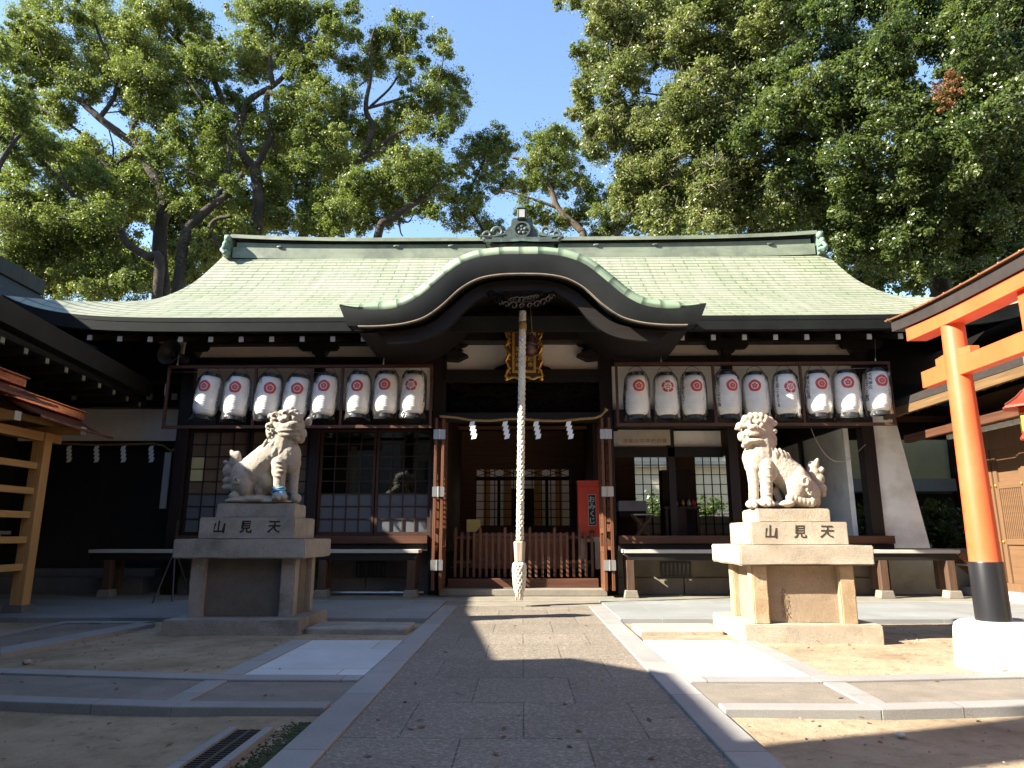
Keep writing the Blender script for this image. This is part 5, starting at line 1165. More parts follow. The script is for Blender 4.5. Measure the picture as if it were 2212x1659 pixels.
# ---------------------------------------------------------------- cedar hall at the right
t = thing('cedar_hall', 'new cedar side hall with lattice doors behind the torii', 'side hall', (9, 12, 0)); XC = 8.75
cz = lambda px, py: atX(px, py, XC).z
build(MB().box((XC-.15, 5, -.1), (XC+.4, 14.3, .2)), 'foundation', granite('blue_grey_footing', (.3, .31, .32), (.2, .2, .2), (.4, .4, .42), .4, 100), t)
for y in (14.05, 12.3, 10.5, 8.7): build(MB().box((XC-.02, y-.09, .2), (XC+.2, y+.09, 3.25)), 'post', m_cedar, t, bevel=.006)
for i, (y0, y1) in enumerate(((12.39, 13.96), (10.59, 12.21), (8.79, 10.41))):
    ym = (y0+y1)/2; z1 = 3.0
    q = MB().box((XC, y0, 2.75), (XC+.1, y1, 3.2)).box((XC+.0, y0, .2), (XC+.1, y1, .34))
    for a in (y0, ym-.05, ym+.05, y1-.1):
        q.box((XC+.01, a if a != ym-.05 else ym-.1, .34), (XC+.09, (a if a != ym-.05 else ym-.1)+.1, 2.75))
    f = build(q, 'door_frame', m_cedar, t, bevel=.004)
    for (a, b) in ((y0+.1, ym-.1), (ym+.15, y1-.1)):
        d = MB().box((XC+.05, a, .34), (XC+.07, b, 1.02)).box((XC+.02, a, 1.02), (XC+.08, b, 1.12)).box((XC+.02, a, 2.02), (XC+.08, b, 2.14)).box((XC+.05, a, 2.14), (XC+.07, b, 2.6)).box((XC+.02, a, 2.6), (XC+.08, b, 2.75))
        d.box((XC+.06, a, 1.12), (XC+.065, b, 2.02)); dd = build(d, 'door_panel', m_cedary, t)
        l = MB(); n = 12
        for k in range(n): yy = a+(b-a)*(k+.5)/n; l.box((XC+.03, yy-.014, 1.12), (XC+.045, yy+.014, 2.02))
        for k in range(10): zz = 1.12+.9*(k+.5)/10; l.box((XC+.0455, a, zz-.022), (XC+.055, b, zz+.022))
        build(l, 'lattice', m_cedary, dd); build(MB().box((XC+.0655, a, 1.12), (XC+.068, b, 2.02)), 'dark_backing', m_black, dd)
        n_ = MB()
        for yy in (a-.05, b+.05):
            for zz in (1.07, 2.08): n_.ell((XC-.0, yy, zz), .028, None, 10, 7)
        build(n_, 'brass_studs', m_gold, dd, smooth=True)
build(MB().box((XC-.05, 5, 3.2), (XC+.3, 14.3, 3.42)), 'head_beam', m_cedary, t, bevel=.008)
q = MB()
for k in range(40): q.box((XC-.09, 5.2+k*.23, 3.1), (XC-.051, 5.3+k*.23, 3.18))
q.box((XC-.051, 5.2, 3.09), (XC-.048, 14.3, 3.19)); build(q, 'dentil_row', m_plas, t)
m_fasc = wood('fascia_timber', (.12, .07, .03), 'y', .6, .3)  # one even yellow-brown timber colour
eb = build(MB().box((7.78, 4.5, 3.02), (7.9, 14.25, 3.17)), 'eave_beam', m_redy, t, bevel=.008)
q = MB()
for k in range(30): q.beam((7.55, 4.7+k*.33, 3.55), (9.2, 4.7+k*.33, 4.3), .07, .1)
build(q, 'rafters', m_cedary, t)
q = MB(); sec = [(7.42, 3.8), (8.2, 4.1), (9.2, 4.75), (10.2, 5.7), (10.9, 6.6), (11.6, 5.7), (13.5, 4.0), (13.5, 3.9), (11.6, 5.5), (10.9, 6.3), (10.2, 5.45), (9.2, 4.52), (8.2, 3.9), (7.42, 3.66)]
q.prism(sec, 4.2, 14.6); build(q, 'roof', M('bark_roof', (.02, .015, .012), .9, .35, 6, (1, 1, 6)), t)
build(MB().box((7.43, 4.2, 3.5), (7.5, 14.6, 3.658)), 'fascia', m_fasc, t)
build(MB().box((XC+.4, 5, -.1), (13, 14.3, 3.9)), 'wall', m_cedary, t)
build(MB().prism([(XC-.1, 3.42), (13.3, 3.42), (10.9, 5.9)], 14.15, 14.29), 'gable_wall', m_darkz, t)
# red metal hanging lantern
t = thing('hanging_lantern', 'red metal hanging lantern with a flared roof at the right edge', 'lantern'); 
q = MB().lathe([(.03, .3), (.05, .26), (.09, .22), (.1, .2)], n=6); q.lathe([(.1, .2), (.2, .1), (.36, .0), (.37, -.03), (.18, -.02)], n=6); build(q, 'lantern_roof', M('red_lacquer_metal', (.42, .03, .015), .25, .1, 4), t)
build(MB().lathe([(.17, -.03), (.17, -.4), (.2, -.42), (.2, -.46), (.05, -.5)], n=6), 'lantern_body', M('red_frame', (.45, .04, .02), .3, .1, 4), t)
build(MB().lathe([(.172, -.1), (.172, -.36)], n=6), 'gold_panel', m_gold, t)
build(MB().tube([(.0, 0, .3), (0, 0, .95)], .01, 6), 'chain', m_steel, t); 
e = MB()
for k in range(6): a = k*math.pi/3; e.tube([(.1*math.cos(a), .1*math.sin(a), .21), (.2*math.cos(a), .2*math.sin(a), .115), (.36*math.cos(a), .36*math.sin(a), .012)], .014, 6)
build(e, 'roof_ribs', plain('dark_red_ribs', (.1, .03, .02), .25), t)
t.location = atY(2228, 876, 9.6)
# ---------------------------------------------------------------- things behind the hall
t = thing('link_corridor', 'dark timber upper wall joining the shrine hall to the cedar hall', 'corridor', (10, 16.3, 0))
zl = zy(948, 16.2, 2000)
build(MB().box((7.3, 16.2, zl), (15, 16.4, 6.1)), 'wall', m_dark, t)
for k in range(7): build(MB().beam((7.5+k*.7, 15.6, zl+.5), (7.5+k*.7, 16.19, zl+1.1), .08, .1), 'rafter', m_redy, t)
build(MB().box((7.2, 15.5, zl+.3), (15, 15.62, zl+.42)), 'eave_beam', m_red, t)
build(MB().prism([(15.3, zl+.62), (16.19, zl+1.3), (16.19, zl+1.2), (15.3, zl+.5)], 7.2, 15, 'x'), 'eave', m_dark, t)
t = thing('rear_building', 'pale yellow walled building seen behind the flared plaster wall', 'building', (9, 22, 0))
zb_ = zy(1035, 20, 2000)
build(MB().box((7.6, 20, zb_), (17, 24, 5.6)), 'upper_wall', M('yellow_wall', (.7, .66, .38), .9, .08, 2), t)
build(MB().box((7.5, 19.8, zb_-.35), (17, 24, zb_-.001)), 'grey_band', M('grey_band', (.36, .38, .38), .8, .08, 2), t)
build(MB().box((8, 21, 0), (17, 24, zb_-.36)), 'lower_wall', M('dark_wall', (.03, .03, .028), .8, .2), t)
build(MB().tube([(13.2, 19.92, zb_), (13.2, 19.92, 5.6)], .07, 10), 'downpipe', M('pale_pipe', (.5, .5, .46), .5, .05), t, smooth=True)
t = thing('office_block', 'pale block with a row of windows seen through the rear lattice of the right bay', 'building', (7, 33, 0))
build(MB().box((2, 32, 0), (16, 36, 9)), 'wall', M('pale_wall', (.55, .52, .4), .9, .06, 2), t)
for k in range(9):
    f = build(MB().box((2.5+k*1.45, 31.95, 4.7), (3.7+k*1.45, 32.0, 6.0)), 'window', plain('window_blue', (.12, .2, .28), .1), t)
    build(MB().box((3.06+k*1.45, 31.93, 4.7), (3.14+k*1.45, 31.949, 6.0)), 'mullion', m_white_paint, f)
build(MB().box((2, 31.7, 4.2), (16, 32, 4.45)), 'balcony_ledge', m_white_paint, t)
t = thing('inner_sanctuary', 'timber inner sanctuary seen through the lattice behind the central doorway', 'shrine building', (0, 21.5, 0))
build(MB().box((-3, 22.2, 0), (3, 22.5, 4.5)), 'wall', m_plas, t)
for x in (-1.1, -.45, .45, 1.1): build(MB().box((x-.1, 21.5, 0), (x+.1, 21.7, 4)), 'column', m_rack, t)
build(MB().box((-2, 20.6, 0), (2, 22.2, 1.0)).box((-1.4, 20.2, 0), (1.4, 20.6, .6)), 'steps', m_rack, t)
build(MB().box((-.5, 21.9, 1.0), (.5, 22.19, 2.6)), 'sanctuary_doors', m_darkz, t); build(MB().box((-1.3, 21.0, 1.3), (1.3, 21.06, 1.4)), 'railing', m_box, t)
# ---------------------------------------------------------------- trees
def leaves(name, mat, parent, clumps, per, size, seed, flat=.5, shadefn=None):
    """clumps: rows of x, y, z, r in metres; leaf blades scattered through small tufts in each clump"""
    rg = np.random.default_rng(seed); C = []; Nn = []; Sh = []
    for (x, y, z, r) in clumps:
        r *= 1.42; nt_ = max(5, int(12+r*12)); n = int(per*r*r/nt_*(1 if r > .35 else 1.3))+6
        tone = rg.normal(.5, .14)
        d = rg.normal(size=(nt_, 3)); d /= np.linalg.norm(d, axis=1)[:, None]
        tc = d*r*(rg.uniform(.05, 1.0, (nt_, 1))**.6)
        tc[:, 2] *= .8
        for k in range(nt_):
            tr = r*rg.uniform(.16, .36); v = rg.normal(size=(n, 3)); v /= np.linalg.norm(v, axis=1)[:, None]
            rad = tr*rg.uniform(.35, 1.0, (n, 1))**.6
            p = tc[k]+v*rad*np.array([1, 1, .8]); C.append(p+np.array([x, y, z]))
            nn = v*.9+rg.normal(size=(n, 3))*.55+np.array([0, 0, flat]); Nn.append(nn/np.linalg.norm(nn, axis=1)[:, None])
            Sh.append(np.clip(tone+rg.normal(0, .08)+rg.normal(0, .13, n), 0, 1))
        m = int(n*nt_*.3); p = rg.normal(size=(m, 3))*r*np.array([.43, .43, .36]); C.append(p+np.array([x, y, z]))
        nn = rg.normal(size=(m, 3))+np.array([0, 0, flat]); Nn.append(nn/np.linalg.norm(nn, axis=1)[:, None]); Sh.append(np.clip(tone+rg.normal(0, .16, m), 0, 1))
    C = np.concatenate(C); Nn = np.concatenate(Nn); Sh = np.concatenate(Sh); n = len(C)
    a = np.cross(Nn, rg.normal(size=(n, 3))); a /= np.linalg.norm(a, axis=1)[:, None]; b = np.cross(Nn, a)
    s = size*rg.uniform(.65, 1.35, (n, 1)); L = a*s*.5; Wd = b*s*.25; dr = Nn*s*.09
    V = np.stack([C-L, C+Wd+dr, C+L, C-Wd+dr], 1).reshape(-1, 3)-np.array(base_of(parent))
    me = bpy.data.meshes.new(name); me.vertices.add(4*n); me.vertices.foreach_set('co', V.astype(np.float32).ravel())
    me.loops.add(4*n); me.loops.foreach_set('vertex_index', np.arange(4*n, dtype=np.int32)); me.polygons.add(n)
    me.polygons.foreach_set('loop_start', np.arange(0, 4*n, 4, dtype=np.int32)); me.update(calc_edges=True)
    at = me.attributes.new('shade', 'FLOAT', 'FACE'); at.data.foreach_set('value', Sh.astype(np.float32))
    me.materials.append(mat); o = bpy.data.objects.new(name, me); COL.objects.link(o); o.parent = parent; return o
m_bark = M('camphor_bark', (.03, .022, .016), .95, .4, 6, (3, 3, .7), stain=(.08, .06, .042), stain_scale=2, stain_amt=(.5, .75), bmp=.7, bscale=12)
m_bark2 = M('pale_bark', (.085, .062, .042), .95, .35, 6, (3, 3, .7), stain=(.06, .045, .03), stain_scale=2, stain_amt=(.45, .7), bmp=.7, bscale=12)
m_twig = plain('twig_bark', (.2, .15, .105), .9)
m_leafL = leaf_mat('camphor_leaves', [(.15, (.046, .07, .016)), (.5, (.112, .144, .038)), (.85, (.21, .228, .068))], .42)
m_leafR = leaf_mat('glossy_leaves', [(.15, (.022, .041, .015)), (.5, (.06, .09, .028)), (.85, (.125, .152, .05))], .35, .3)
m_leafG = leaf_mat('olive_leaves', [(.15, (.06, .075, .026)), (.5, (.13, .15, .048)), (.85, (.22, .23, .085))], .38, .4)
m_leafD = leaf_mat('dry_leaves', [(.15, (.1, .035, .015)), (.5, (.2, .08, .035)), (.85, (.3, .14, .06))], .25)
def wiggle(P, r0, r1, seed, sub=5, amp=.12):
    rn = random.Random(seed); out = []; rad = []; n = len(P)
    for i in range(n-1):
        p0, p1, p2, p3 = P[max(i-1, 0)], P[i], P[i+1], P[min(i+2, n-1)]
        for k in range(sub):
            u = k/sub; q = .5*((2*p1)+(p2-p0)*u+(2*p0-5*p1+4*p2-p3)*u*u+(3*p1-p0-3*p2+p3)*u**3)
            out.append(q+Vector([rn.uniform(-1, 1) for _ in range(3)])*amp*(.35 if k else 0)*((p2-p1).length*.12))
            rad.append((r0+(r1-r0)*((i+u)/(n-1)))*(1+rn.uniform(-.07, .07)))
    out.append(P[-1]); rad.append(r1); return out, rad
def tree(label, cat, Y, spread, limbs, clumps, per, size, leafm, barkm, seed, cscale, group=None, name='broadleaf_tree', twigs=0, extra=None, depthfn=None, flat=.5):
    rn = random.Random(seed)
    dep = {}
    first = limbs[0][0]; b = atY(*cscale(*first[0]), Y)
    t = thing(name, label, cat, (b.x, Y, 0), group)
    tk, brs = MB(), MB()
    for li, (pts, r0, r1) in enumerate(limbs):
        P = []; dy = rn.uniform(-.5, .5)*spread*(0 if li == 0 else 1); dy0 = 0
        for k, q in enumerate(pts):
            f = k/max(1, len(pts)-1); key = q
            if key in dep: dy0 = dep[key] if k == 0 else dy0
            d = dy0+dy*f; dep[key] = d; P.append(atY(*cscale(*q), Y+d))
        if li == 0 and P[0].z > .2: P = [Vector((P[0].x, Y, -.2)), Vector((P[0].x, Y, P[0].z*.6))]+P
        o_, r_ = wiggle(P, r0*.74, r1*.7, seed+li); (tk if li == 0 else brs).tube(o_, r_, 9)
    build(tk, 'trunk', barkm, t, smooth=True, recalc=False)
    cl = []
    for (x, y, r) in clumps:
        d = depthfn(x, y) if depthfn else Y+rn.uniform(-.45, 1.35)*spread
        p = atY(*cscale(x, y), d); rm = r*abs(cscale(1, 0)[0]-cscale(0, 0)[0])/FPX*p.y/ray(*cscale(x, y)).y
        cl.append((p.x, p.y, p.z, rm))
    for k in range(twigs):
        x, y, z, r = cl[rn.randrange(len(cl))]; p = Vector((x, y, z)); P = [p]; d = Vector((rn.uniform(-1, 1), rn.uniform(-1, .2), rn.uniform(-.3, .8))).normalized()
        for j in range(4): d = (d+Vector([rn.uniform(-.5, .5) for _ in range(3)])).normalized(); P.append(P[-1]+d*r*.42)
        brs.tube(P, [.014, .011, .009, .006, .004], 4)
    if brs.v: build(brs, 'branches', barkm if not twigs else m_twig if len(limbs) < 2 else barkm, t, smooth=True, recalc=False)
    leaves('crown', leafm, t, cl, per, size, seed, flat)
    return t
LC = lambda x, y: (x/2.0, y/2.0)
RC = lambda x, y: (1106+x/2.0, y/2.0)
A_ = [(180,30,60),(130,110,70),(190,130,60),(60,160,50),(170,220,90),(60,250,60),(250,290,80),(330,360,70),(150,330,70),(330,60,60),(400,40,70),(460,100,70),(400,200,70),(440,270,80),(560,150,60),(620,220,70),(680,130,80),(680,60,70),(590,50,60),(800,60,60),(760,20,50),(880,130,60),(620,330,80),(680,300,70),(560,420,70),(700,420,80),(640,480,70),(720,500,60),(540,330,60),(250,450,60),(170,480,60),(280,520,50),(120,560,50),(420,380,50)]
A2 = [(140,580,60),(190,640,70),(100,700,60),(300,700,70),(250,800,80),(350,800,70),(420,760,60),(380,640,50),(60,850,70),(150,880,80),(480,820,70),(560,780,60),(520,900,70),(600,860,50),(420,930,80),(350,1000,80),(440,1020,70),(250,950,70),(60,960,90),(150,1020,100),(60,1080,90),(250,1100,90),(150,1150,90),(350,1130,80),(430,1180,80),(300,1220,80),(500,1150,60),(560,1230,60),(600,1190,50),(400,1260,60),(60,1180,90),(200,1240,70),(480,1250,50)]
A3 = [(10,220,50),(40,420,70),(50,520,70),(20,620,50),(10,470,50),(60,470,50)]
B1 = [(650,640,70),(700,700,60),(740,620,50),(770,560,50),(840,420,50),(820,330,60),(760,260,60),(880,260,60),(950,310,50),(900,440,50),(930,520,60),(960,600,50),(870,540,50),(860,700,60),(930,760,70),(820,640,50),(960,690,50),(1000,800,40),(880,860,50),(960,890,40),(780,900,40),(740,830,40),(880,1050,50),(960,1040,40),(820,1150,50),(880,1130,40),(740,1080,40),(1010,960,50),(1060,1000,40)]
C1 = [(1050,30,60),(1120,60,70),(1200,40,70),(1300,60,70),(1400,50,60),(1450,130,55),(1520,50,40),(1080,180,60),(1130,250,70),(1080,310,60),(1230,220,70),(1330,200,70),(1400,220,50),(1290,300,60),(1350,330,50),(1390,360,40),(1030,230,30),(1490,150,40),(1540,160,30),(1000,420,50),(1080,480,50),(1130,560,50),(1230,480,70),(1300,420,70),(1380,430,60),(1450,500,60),(1250,600,70),(1330,560,70),(1400,620,70),(1470,600,50),(1350,700,70),(1450,720,70),(1280,720,50),(1180,800,60),(1200,880,60),(1170,950,50),(1250,960,50),(1060,900,50),(1340,870,50)]
D1 = [(1720,80,40),(1800,90,35),(1700,150,45),(1640,160,45),(1620,220,55),(1720,230,55),(1780,180,45),(1560,300,55),(1500,290,40),(1640,290,45),(1740,300,50),(1820,260,35),(1900,170,42),(1920,220,36),(1880,330,45),(1960,350,50),(1990,430,45),(1900,430,60),(1950,500,50),(1830,400,50),(1850,480,55),(1760,460,50),(1700,500,45),(1790,540,55),(1900,570,50),(1500,420,55),(1480,500,45),(1540,560,55),(1640,580,55),(1700,640,55),(1600,650,45)]
E1 = [(1740,700,70),(1820,740,80),(1760,800,80),(1660,780,60),(1850,830,70),(1880,700,50),(1900,770,50),(1600,820,70),(1540,780,60),(1500,860,70),(1580,900,60),(1460,900,60),(1400,860,50),(1700,900,50),(1640,960,40),(1560,980,40),(1830,900,45),(1880,920,36),(1330,960,50),(1400,980,40),(1460,980,40)]
F1 = [(x+0, y, r) for x, y, r in [(1960,850,60),(2030,900,55),(1980,960,45),(2060,840,45),(2010,680,45),(2060,620,45),(1990,740,36),(2100,640,55),(2150,590,45),(2150,690,45),(2190,640,45),(2180,790,50),(2130,750,40),(2070,760,36),(2090,980,45),(2140,1000,45)]]
FR = [(110,620,55),(180,590,55),(240,620,55),(100,700,50),(180,690,65),(250,720,50),(140,780,50),(60,790,50),(200,800,50),(300,780,45),(340,820,45),(60,900,45),(120,930,45),(200,960,55),(280,940,50),(330,900,50),(400,920,50),(440,860,50),(500,800,50),(560,860,45),(600,800,50),(450,980,50),(560,970,45),(640,960,50),(700,900,50),(760,830,50),(380,1000,45),(650,820,45),(720,780,45)]
GR = 'camphor trees behind the shrine roof'
PER, SZ = 5400, .088
tree('camphor tree with a thick leaning trunk rising left of the roof gable', 'tree', 25, 1.6, [
 ([(700,1275),(690,1080),(700,950),(715,870),(680,780),(640,720),(600,640),(520,580),(430,510),(340,430),(250,370)], .42, .16),
 ([(600,640),(570,560),(610,490),(600,330),(560,230)], .15, .06), ([(600,640),(530,690),(480,720),(400,650),(330,560),(150,450),(120,400)], .15, .05),
 ([(430,510),(500,400),(480,280),(420,130),(390,20)], .13, .05), ([(340,430),(250,340),(180,240),(150,120)], .1, .04), ([(480,720),(490,640),(470,560)], .06, .03), ([(610,490),(540,480),(450,490)], .06, .03), ([(250,370),(200,360),(120,380)], .07, .03)],
 A_, PER, SZ, m_leafL, m_bark, 21, LC, GR)
tree('camphor tree with low dense foliage behind the side building', 'tree', 22.5, 1.5, [
 ([(690,1150),(640,1110),(560,1060),(500,980),(430,920),(360,870),(200,720),(170,680)], .26, .1), ([(360,870),(300,830),(250,700)], .08, .04), ([(500,980),(380,960),(250,940)], .09, .04)],
 A2, PER, SZ*.95, m_leafL, m_bark, 22, LC, GR)
tree('camphor tree of which only the outer crown shows at the left edge of the photo', 'tree', 21, .8, [([(-60,1000),(-20,760),(40,640),(90,580)], .2, .08), ([(40,640),(60,560),(20,460)], .07, .04)], A3, PER, SZ, m_leafL, m_bark, 23, LC, GR)
tree('forked camphor tree just left of the roof ridge end, with a bare crooked stub', 'tree', 24, 1.4, [
 ([(770,1260),(800,1020),(860,940),(930,880),(1000,830),(1050,750)], .36, .14), ([(1000,830),(900,790),(790,720),(730,650)], .12, .05),
 ([(960,1090),(910,1000),(930,950),(1000,935)], .12, .09), ([(930,880),(990,700),(960,560),(870,430),(800,330)], .12, .05), ([(800,1020),(770,900),(800,860)], .06, .03)],
 B1, PER, SZ, m_leafL, m_bark, 24, LC, GR)
tree('tall camphor tree with twisting limbs over the left half of the ridge', 'tree', 26, 1.6, [
 ([(1105,1010),(1120,880),(1100,740),(1070,700),(1020,600),(1040,520),(970,470),(930,360),(840,240),(740,140),(640,20)], .38, .1),
 ([(1040,520),(1080,430),(1180,370),(1240,310),(1290,220),(1440,160),(1500,110)], .2, .06), ([(1180,370),(1165,250),(1190,130),(1220,20)], .16, .06),
 ([(1100,740),(1170,580),(1150,480),(1160,400),(1185,412)], .2, .15), ([(1170,580),(1190,650),(1250,700),(1340,700)], .12, .05), ([(1165,250),(1080,120),(1040,20)], .08, .04), ([(1290,220),(1400,100),(1390,20)], .08, .04)],
 C1, PER, SZ, m_leafL, m_bark, 25, LC, GR)
tree('airy camphor tree standing against open sky left of the ridge ornament', 'tree', 27, 1.2, [
 ([(1310,1020),(1390,920),(1480,800),(1540,720),(1590,620),(1610,540),(1580,470),(1600,330),(1600,200),(1620,120)], .34, .07),
 ([(1540,720),(1680,600),(1830,520),(1900,480)], .17, .05), ([(1580,470),(1720,430),(1850,390),(1900,330)], .1, .04), ([(1600,460),(1700,360),(1750,230),(1740,140)], .08, .04),
 ([(1300,930),(1330,830),(1310,740),(1330,560)], .12, .05), ([(1900,330),(1920,220),(1900,170)], .04, .02), ([(1590,340),(1500,420),(1470,500)], .05, .03)],
 D1, PER*.85, SZ, m_leafL, m_bark, 26, LC, GR)
tree('camphor tree with a stout slanting limb low over the ridge', 'tree', 24.5, 1.2, [
 ([(1630,1030),(1700,940),(1790,880),(1860,830),(1900,770)], .3, .09), ([(1700,940),(1760,960),(1780,940)], .06, .03), ([(1720,930),(1730,1000),(1740,1020)], .05, .03), ([(1790,880),(1740,790),(1600,800)], .08, .04)],
 E1, PER, SZ, m_leafL, m_bark, 27, LC, GR)
tree('slender camphor tree directly behind the ridge ornament', 'tree', 29, 1.0, [([(2120,1100),(2090,1000),(2000,870),(1930,850)], .2, .05), ([(2000,870),(2060,760),(2120,640),(2180,600)], .07, .03), ([(1930,850),(2000,900),(2040,960)], .04, .02)],
 F1, PER*.85, SZ, m_leafL, m_bark, 28, LC, GR)
tree('pale green camphor tree just right of the ridge ornament', 'tree', 27, 1.2, [([(310,1060),(290,990),(200,900),(150,780),(60,700),(0,680)], .3, .08), ([(200,900),(120,870),(60,850),(-40,820)], .1, .05), ([(310,1060),(420,1050),(530,900),(640,860),(680,840)], .25, .1), ([(530,900),(600,890),(650,850)], .2, .08), ([(310,1060),(640,1050),(760,910),(830,860),(960,830)], .26, .12), ([(150,780),(190,640),(260,600)], .08, .04), ([(270,880),(300,780),(270,680)], .05, .03)],
 FR, PER*.9, SZ, m_leafL, m_bark2, 29, RC, GR)
# the big evergreen whose crown hangs over the right of the picture
rn = random.Random(5); poly = [(300,-60),(400,80),(400,180),(420,330),(330,480),(330,560),(400,680),(520,740),(640,700),(760,760),(860,860),(820,960),(1000,1000),(1180,1000),(1400,1080),(1600,1150),(1760,1230),(1950,1120),(2260,1000),(2260,-60)]
def inside(x, y):
    c = False; j = len(poly)-1
    for i in range(len(poly)):
        (xi, yi), (xj, yj) = poly[i], poly[j]
        if (yi > y) != (yj > y) and x < (xj-xi)*(y-yi)/(yj-yi)+xi: c = not c
        j = i
    return c
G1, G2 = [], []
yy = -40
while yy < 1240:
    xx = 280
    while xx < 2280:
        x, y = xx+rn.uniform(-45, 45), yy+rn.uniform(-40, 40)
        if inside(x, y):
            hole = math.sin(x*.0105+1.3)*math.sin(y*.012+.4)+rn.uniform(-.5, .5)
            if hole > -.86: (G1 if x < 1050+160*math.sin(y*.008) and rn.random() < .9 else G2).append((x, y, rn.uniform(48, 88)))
        xx += 84
    yy += 78
G1 += [(290,225,34),(345,220,40),(330,290,48),(350,340,50),(300,390,40),(285,365,22),(270,490,30),(330,480,46),(320,420,36),(360,130,40),(200,10,24),(260,10,34),(330,10,40),(380,40,50),(340,600,40),(380,560,44),(350,650,36)]
G1 += [(rn.uniform(480, 1080), rn.uniform(720, 1010), rn.uniform(45, 70)) for _ in range(46)]
for x, y in ((1650,1020),(1800,1080),(1500,1060),(1950,1050),(2100,960),(2200,880),(1700,900),(1900,900)): G2.append((x, y, 80))
def dG(x, y): return max(19.5-.0032*max(0, x-500), 15)+(.0045*max(0, y-560) if x > 900 else 0)+rn.uniform(-1.2, 1.4)
tg = tree('huge evergreen tree whose crown fills the upper right above the torii', 'tree', 19.9, .8, [
 ([(1860,1330),(1850,1250),(1830,1150),(1800,1080),(1770,900),(1600,700)], .5, .22), ([(1830,1150),(1700,1020),(1500,960),(1200,900),(960,830),(860,780),(760,750),(600,700),(520,690)], .3, .07),
 ([(1850,1250),(1900,1000),(1960,900),(2050,600)], .24, .1), ([(1600,700),(1300,500),(1100,220),(1000,180),(900,40)], .2, .05), ([(960,830),(1050,650),(1130,540),(1100,480)], .1, .04), ([(760,750),(820,620),(760,520)], .07, .03), ([(1830,1150),(1780,1040),(1740,960)], .16, .1), ([(1100,480),(900,440),(700,420),(560,400)], .06, .03), ([(860,780),(920,740),(1100,700),(1400,650)], .06, .03)],
 G2, 5600, .088, m_leafR, m_bark, 31, RC, twigs=420, depthfn=dG, flat=.35)
cl = []
for (x, y, r) in G1:
    d = dG(x, y); p = atY(*RC(x, y), d); cl.append((p.x, p.y, p.z, r/2/FPX*p.y/ray(*RC(x, y)).y))
leaves('sun_toned_foliage', m_leafG, tg, cl, 5600, .085, 33, .35)  # olive and darker glossy leaf colours also carry the crown's lit and shaded parts
q = MB(); rn2 = random.Random(8)
for k in range(520):
    x, y, z, r = cl[rn2.randrange(len(cl))]; p = Vector((x, y-.3*r, z)); P = [p]; d = Vector((rn2.uniform(-1, .6), rn2.uniform(-.8, .1), rn2.uniform(-.35, .6))).normalized()
    for j in range(5): d = (d+Vector([rn2.uniform(-.45, .45) for _ in range(3)])).normalized(); P.append(P[-1]+d*r*.36)
    q.tube(P, [.013, .011, .009, .007, .005, .003], 4)
tag(build(q, 'bare_twigs', m_twig, tg, recalc=False), kind='stuff')
cl = []
for (x, y, r) in ((1900,320,22),(1925,345,20),(1880,360,20),(1850,395,24),(1900,395,20),(1930,400,16),(1865,440,20),(1895,450,16),(1840,425,14),(1855,475,12),(2205,340,14),(2200,365,12),(1830,370,12)):
    p = atY(*RC(x, y), 14.1); cl.append((p.x, p.y, p.z, r/2/FPX*p.y/ray(*RC(x, y)).y))
leaves('dead_leaf_cluster', m_leafD, tg, cl, 1700, .062, 35, .2)
tree('dark evergreen tree standing deeper behind the torii end of the roof', 'tree', 22, 1.2, [([(1500,1300),(1500,1150),(1450,950),(1400,700)], .3, .1), ([(1500,1150),(1700,950),(1800,700)], .2, .06)],
 [(x+rn.uniform(-30, 30), y+rn.uniform(-30, 30), 75) for y in range(640, 1280, 95) for x in range(1080, 2300, 105) if y > 1000-(x-1080)*.45 and not (y > 1010 and x < 1420)], 1500, .15, m_leafR, m_bark, 51, RC)
tree('dark camphor tree standing deeper behind the left trunks', 'tree', 30, 1.5, [([(420,1330),(430,1100),(380,900),(300,760)], .3, .1), ([(430,1100),(560,950),(620,800)], .2, .06)],
 [(x+rn.uniform(-30, 30), y+rn.uniform(-30, 30), 66) for y in range(240, 1280, 88) for x in range(60, 980, 98) if rn.random() < (.9 if y > 900 else .55 if y > 600 else .2)], 1500, .17, m_leafL, m_bark, 52, LC, GR)
tree('dark camphor tree filling the gap low behind the left half of the ridge', 'tree', 31, 1.5, [([(1480,1100),(1470,980),(1400,860)], .25, .08)],
 [(x+rn.uniform(-25, 25), y+rn.uniform(-25, 25), 54) for y in range(560, 1010, 84) for x in range(1060, 1760, 92) if rn.random() < .72], 1500, .17, m_leafL, m_bark, 53, LC, GR)
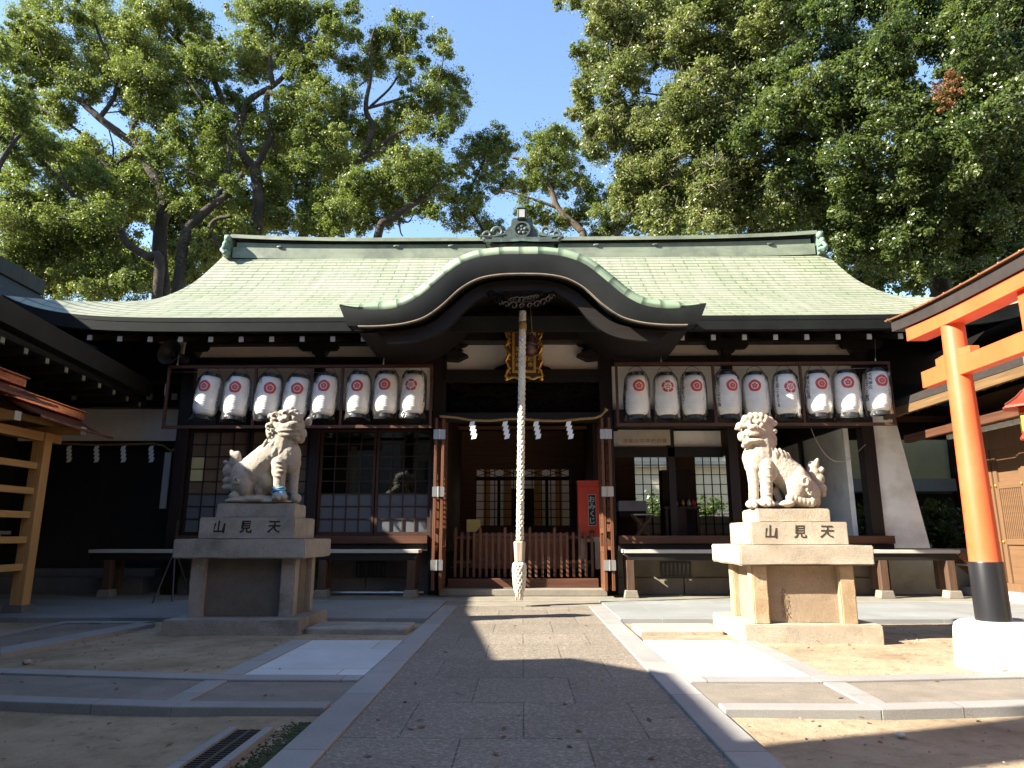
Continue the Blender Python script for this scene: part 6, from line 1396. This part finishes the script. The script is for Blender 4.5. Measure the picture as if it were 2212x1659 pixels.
# hedges
def hedge(label, boxes, seed, Yb, n=60, r=.35):
    rg = random.Random(seed); cl = []
    (x0, x1, y0, y1, z1) = boxes
    t = thing('hedge', label, 'hedge', ((x0+x1)/2, (y0+y1)/2, 0))
    st_ = MB()
    for k in range(8): x = x0+(x1-x0)*(k+.5)/8; st_.tube([(x, (y0+y1)/2, -.1), (x+rg.uniform(-.2, .2), (y0+y1)/2, z1*.8)], .03, 6)
    build(st_, 'stems', m_bark, t)
    for k in range(n): cl.append((rg.uniform(x0, x1), rg.uniform(y0, y1), rg.uniform(.1, z1), r))
    leaves('foliage', m_leafR, t, cl, 2200, .11, seed); return t
hedge('green hedge in the gap between the flared wall and the cedar hall', (8.8, 13.5, 17.6, 18.6, 1.75), 41, 18, 46)
hedge('green shrubs seen through the rear lattice of the right bay', (2.5, 9, 25, 26, 2.3), 42, 25, 46, .45)
# unseen houses added round the court to block sky light; mirrored in the glass
def sky_block_house(label, x0, x1, y0, y1, h, col):
    t = thing('sky_block_house', label, 'building', ((x0+x1)/2, (y0+y1)/2, 0)); mm = M('house_wall', col, .9, .1, 2)
    build(MB().box((x0, y0, 0), (x1, y1, h)), 'wall', mm, t)
    build(MB().prism([(y0-.5, h), (y1+.5, h), ((y0+y1)/2, h+1.6)], x0-.4, x1+.4, 'x'), 'roof', m_tile, t)
    for k in range(int((x1-x0)/2.6)):
        for j in range(int(h/3)):
            build(MB().box((x0+.7+k*2.6, y1, 1+j*3), (x0+2.1+k*2.6, y1+.03, 2.4+j*3)), 'window', m_black, t)
sky_block_house('plain grey house added behind the camera, left of the path, to block sky light', -22, -7, -20, -11, 11, (.2, .19, .17))
sky_block_house('plain brown house added behind the camera on the path axis to block sky light', -6.4, 7, -21, -12, 12.5, (.16, .13, .1))
sky_block_house('plain tan house added behind the camera on the torii side to block sky light', 7.6, 24, -20, -11, 12, (.2, .17, .13))

sky_block_house('plain pale apartment house added far left of the court to block sky light', -40, -30, -30, 16, 16, (.2, .19, .17))
sky_block_house('plain grey apartment house added right of the cedar hall to block sky light', 15.5, 24, -10, 14, 15, (.18, .17, .15))
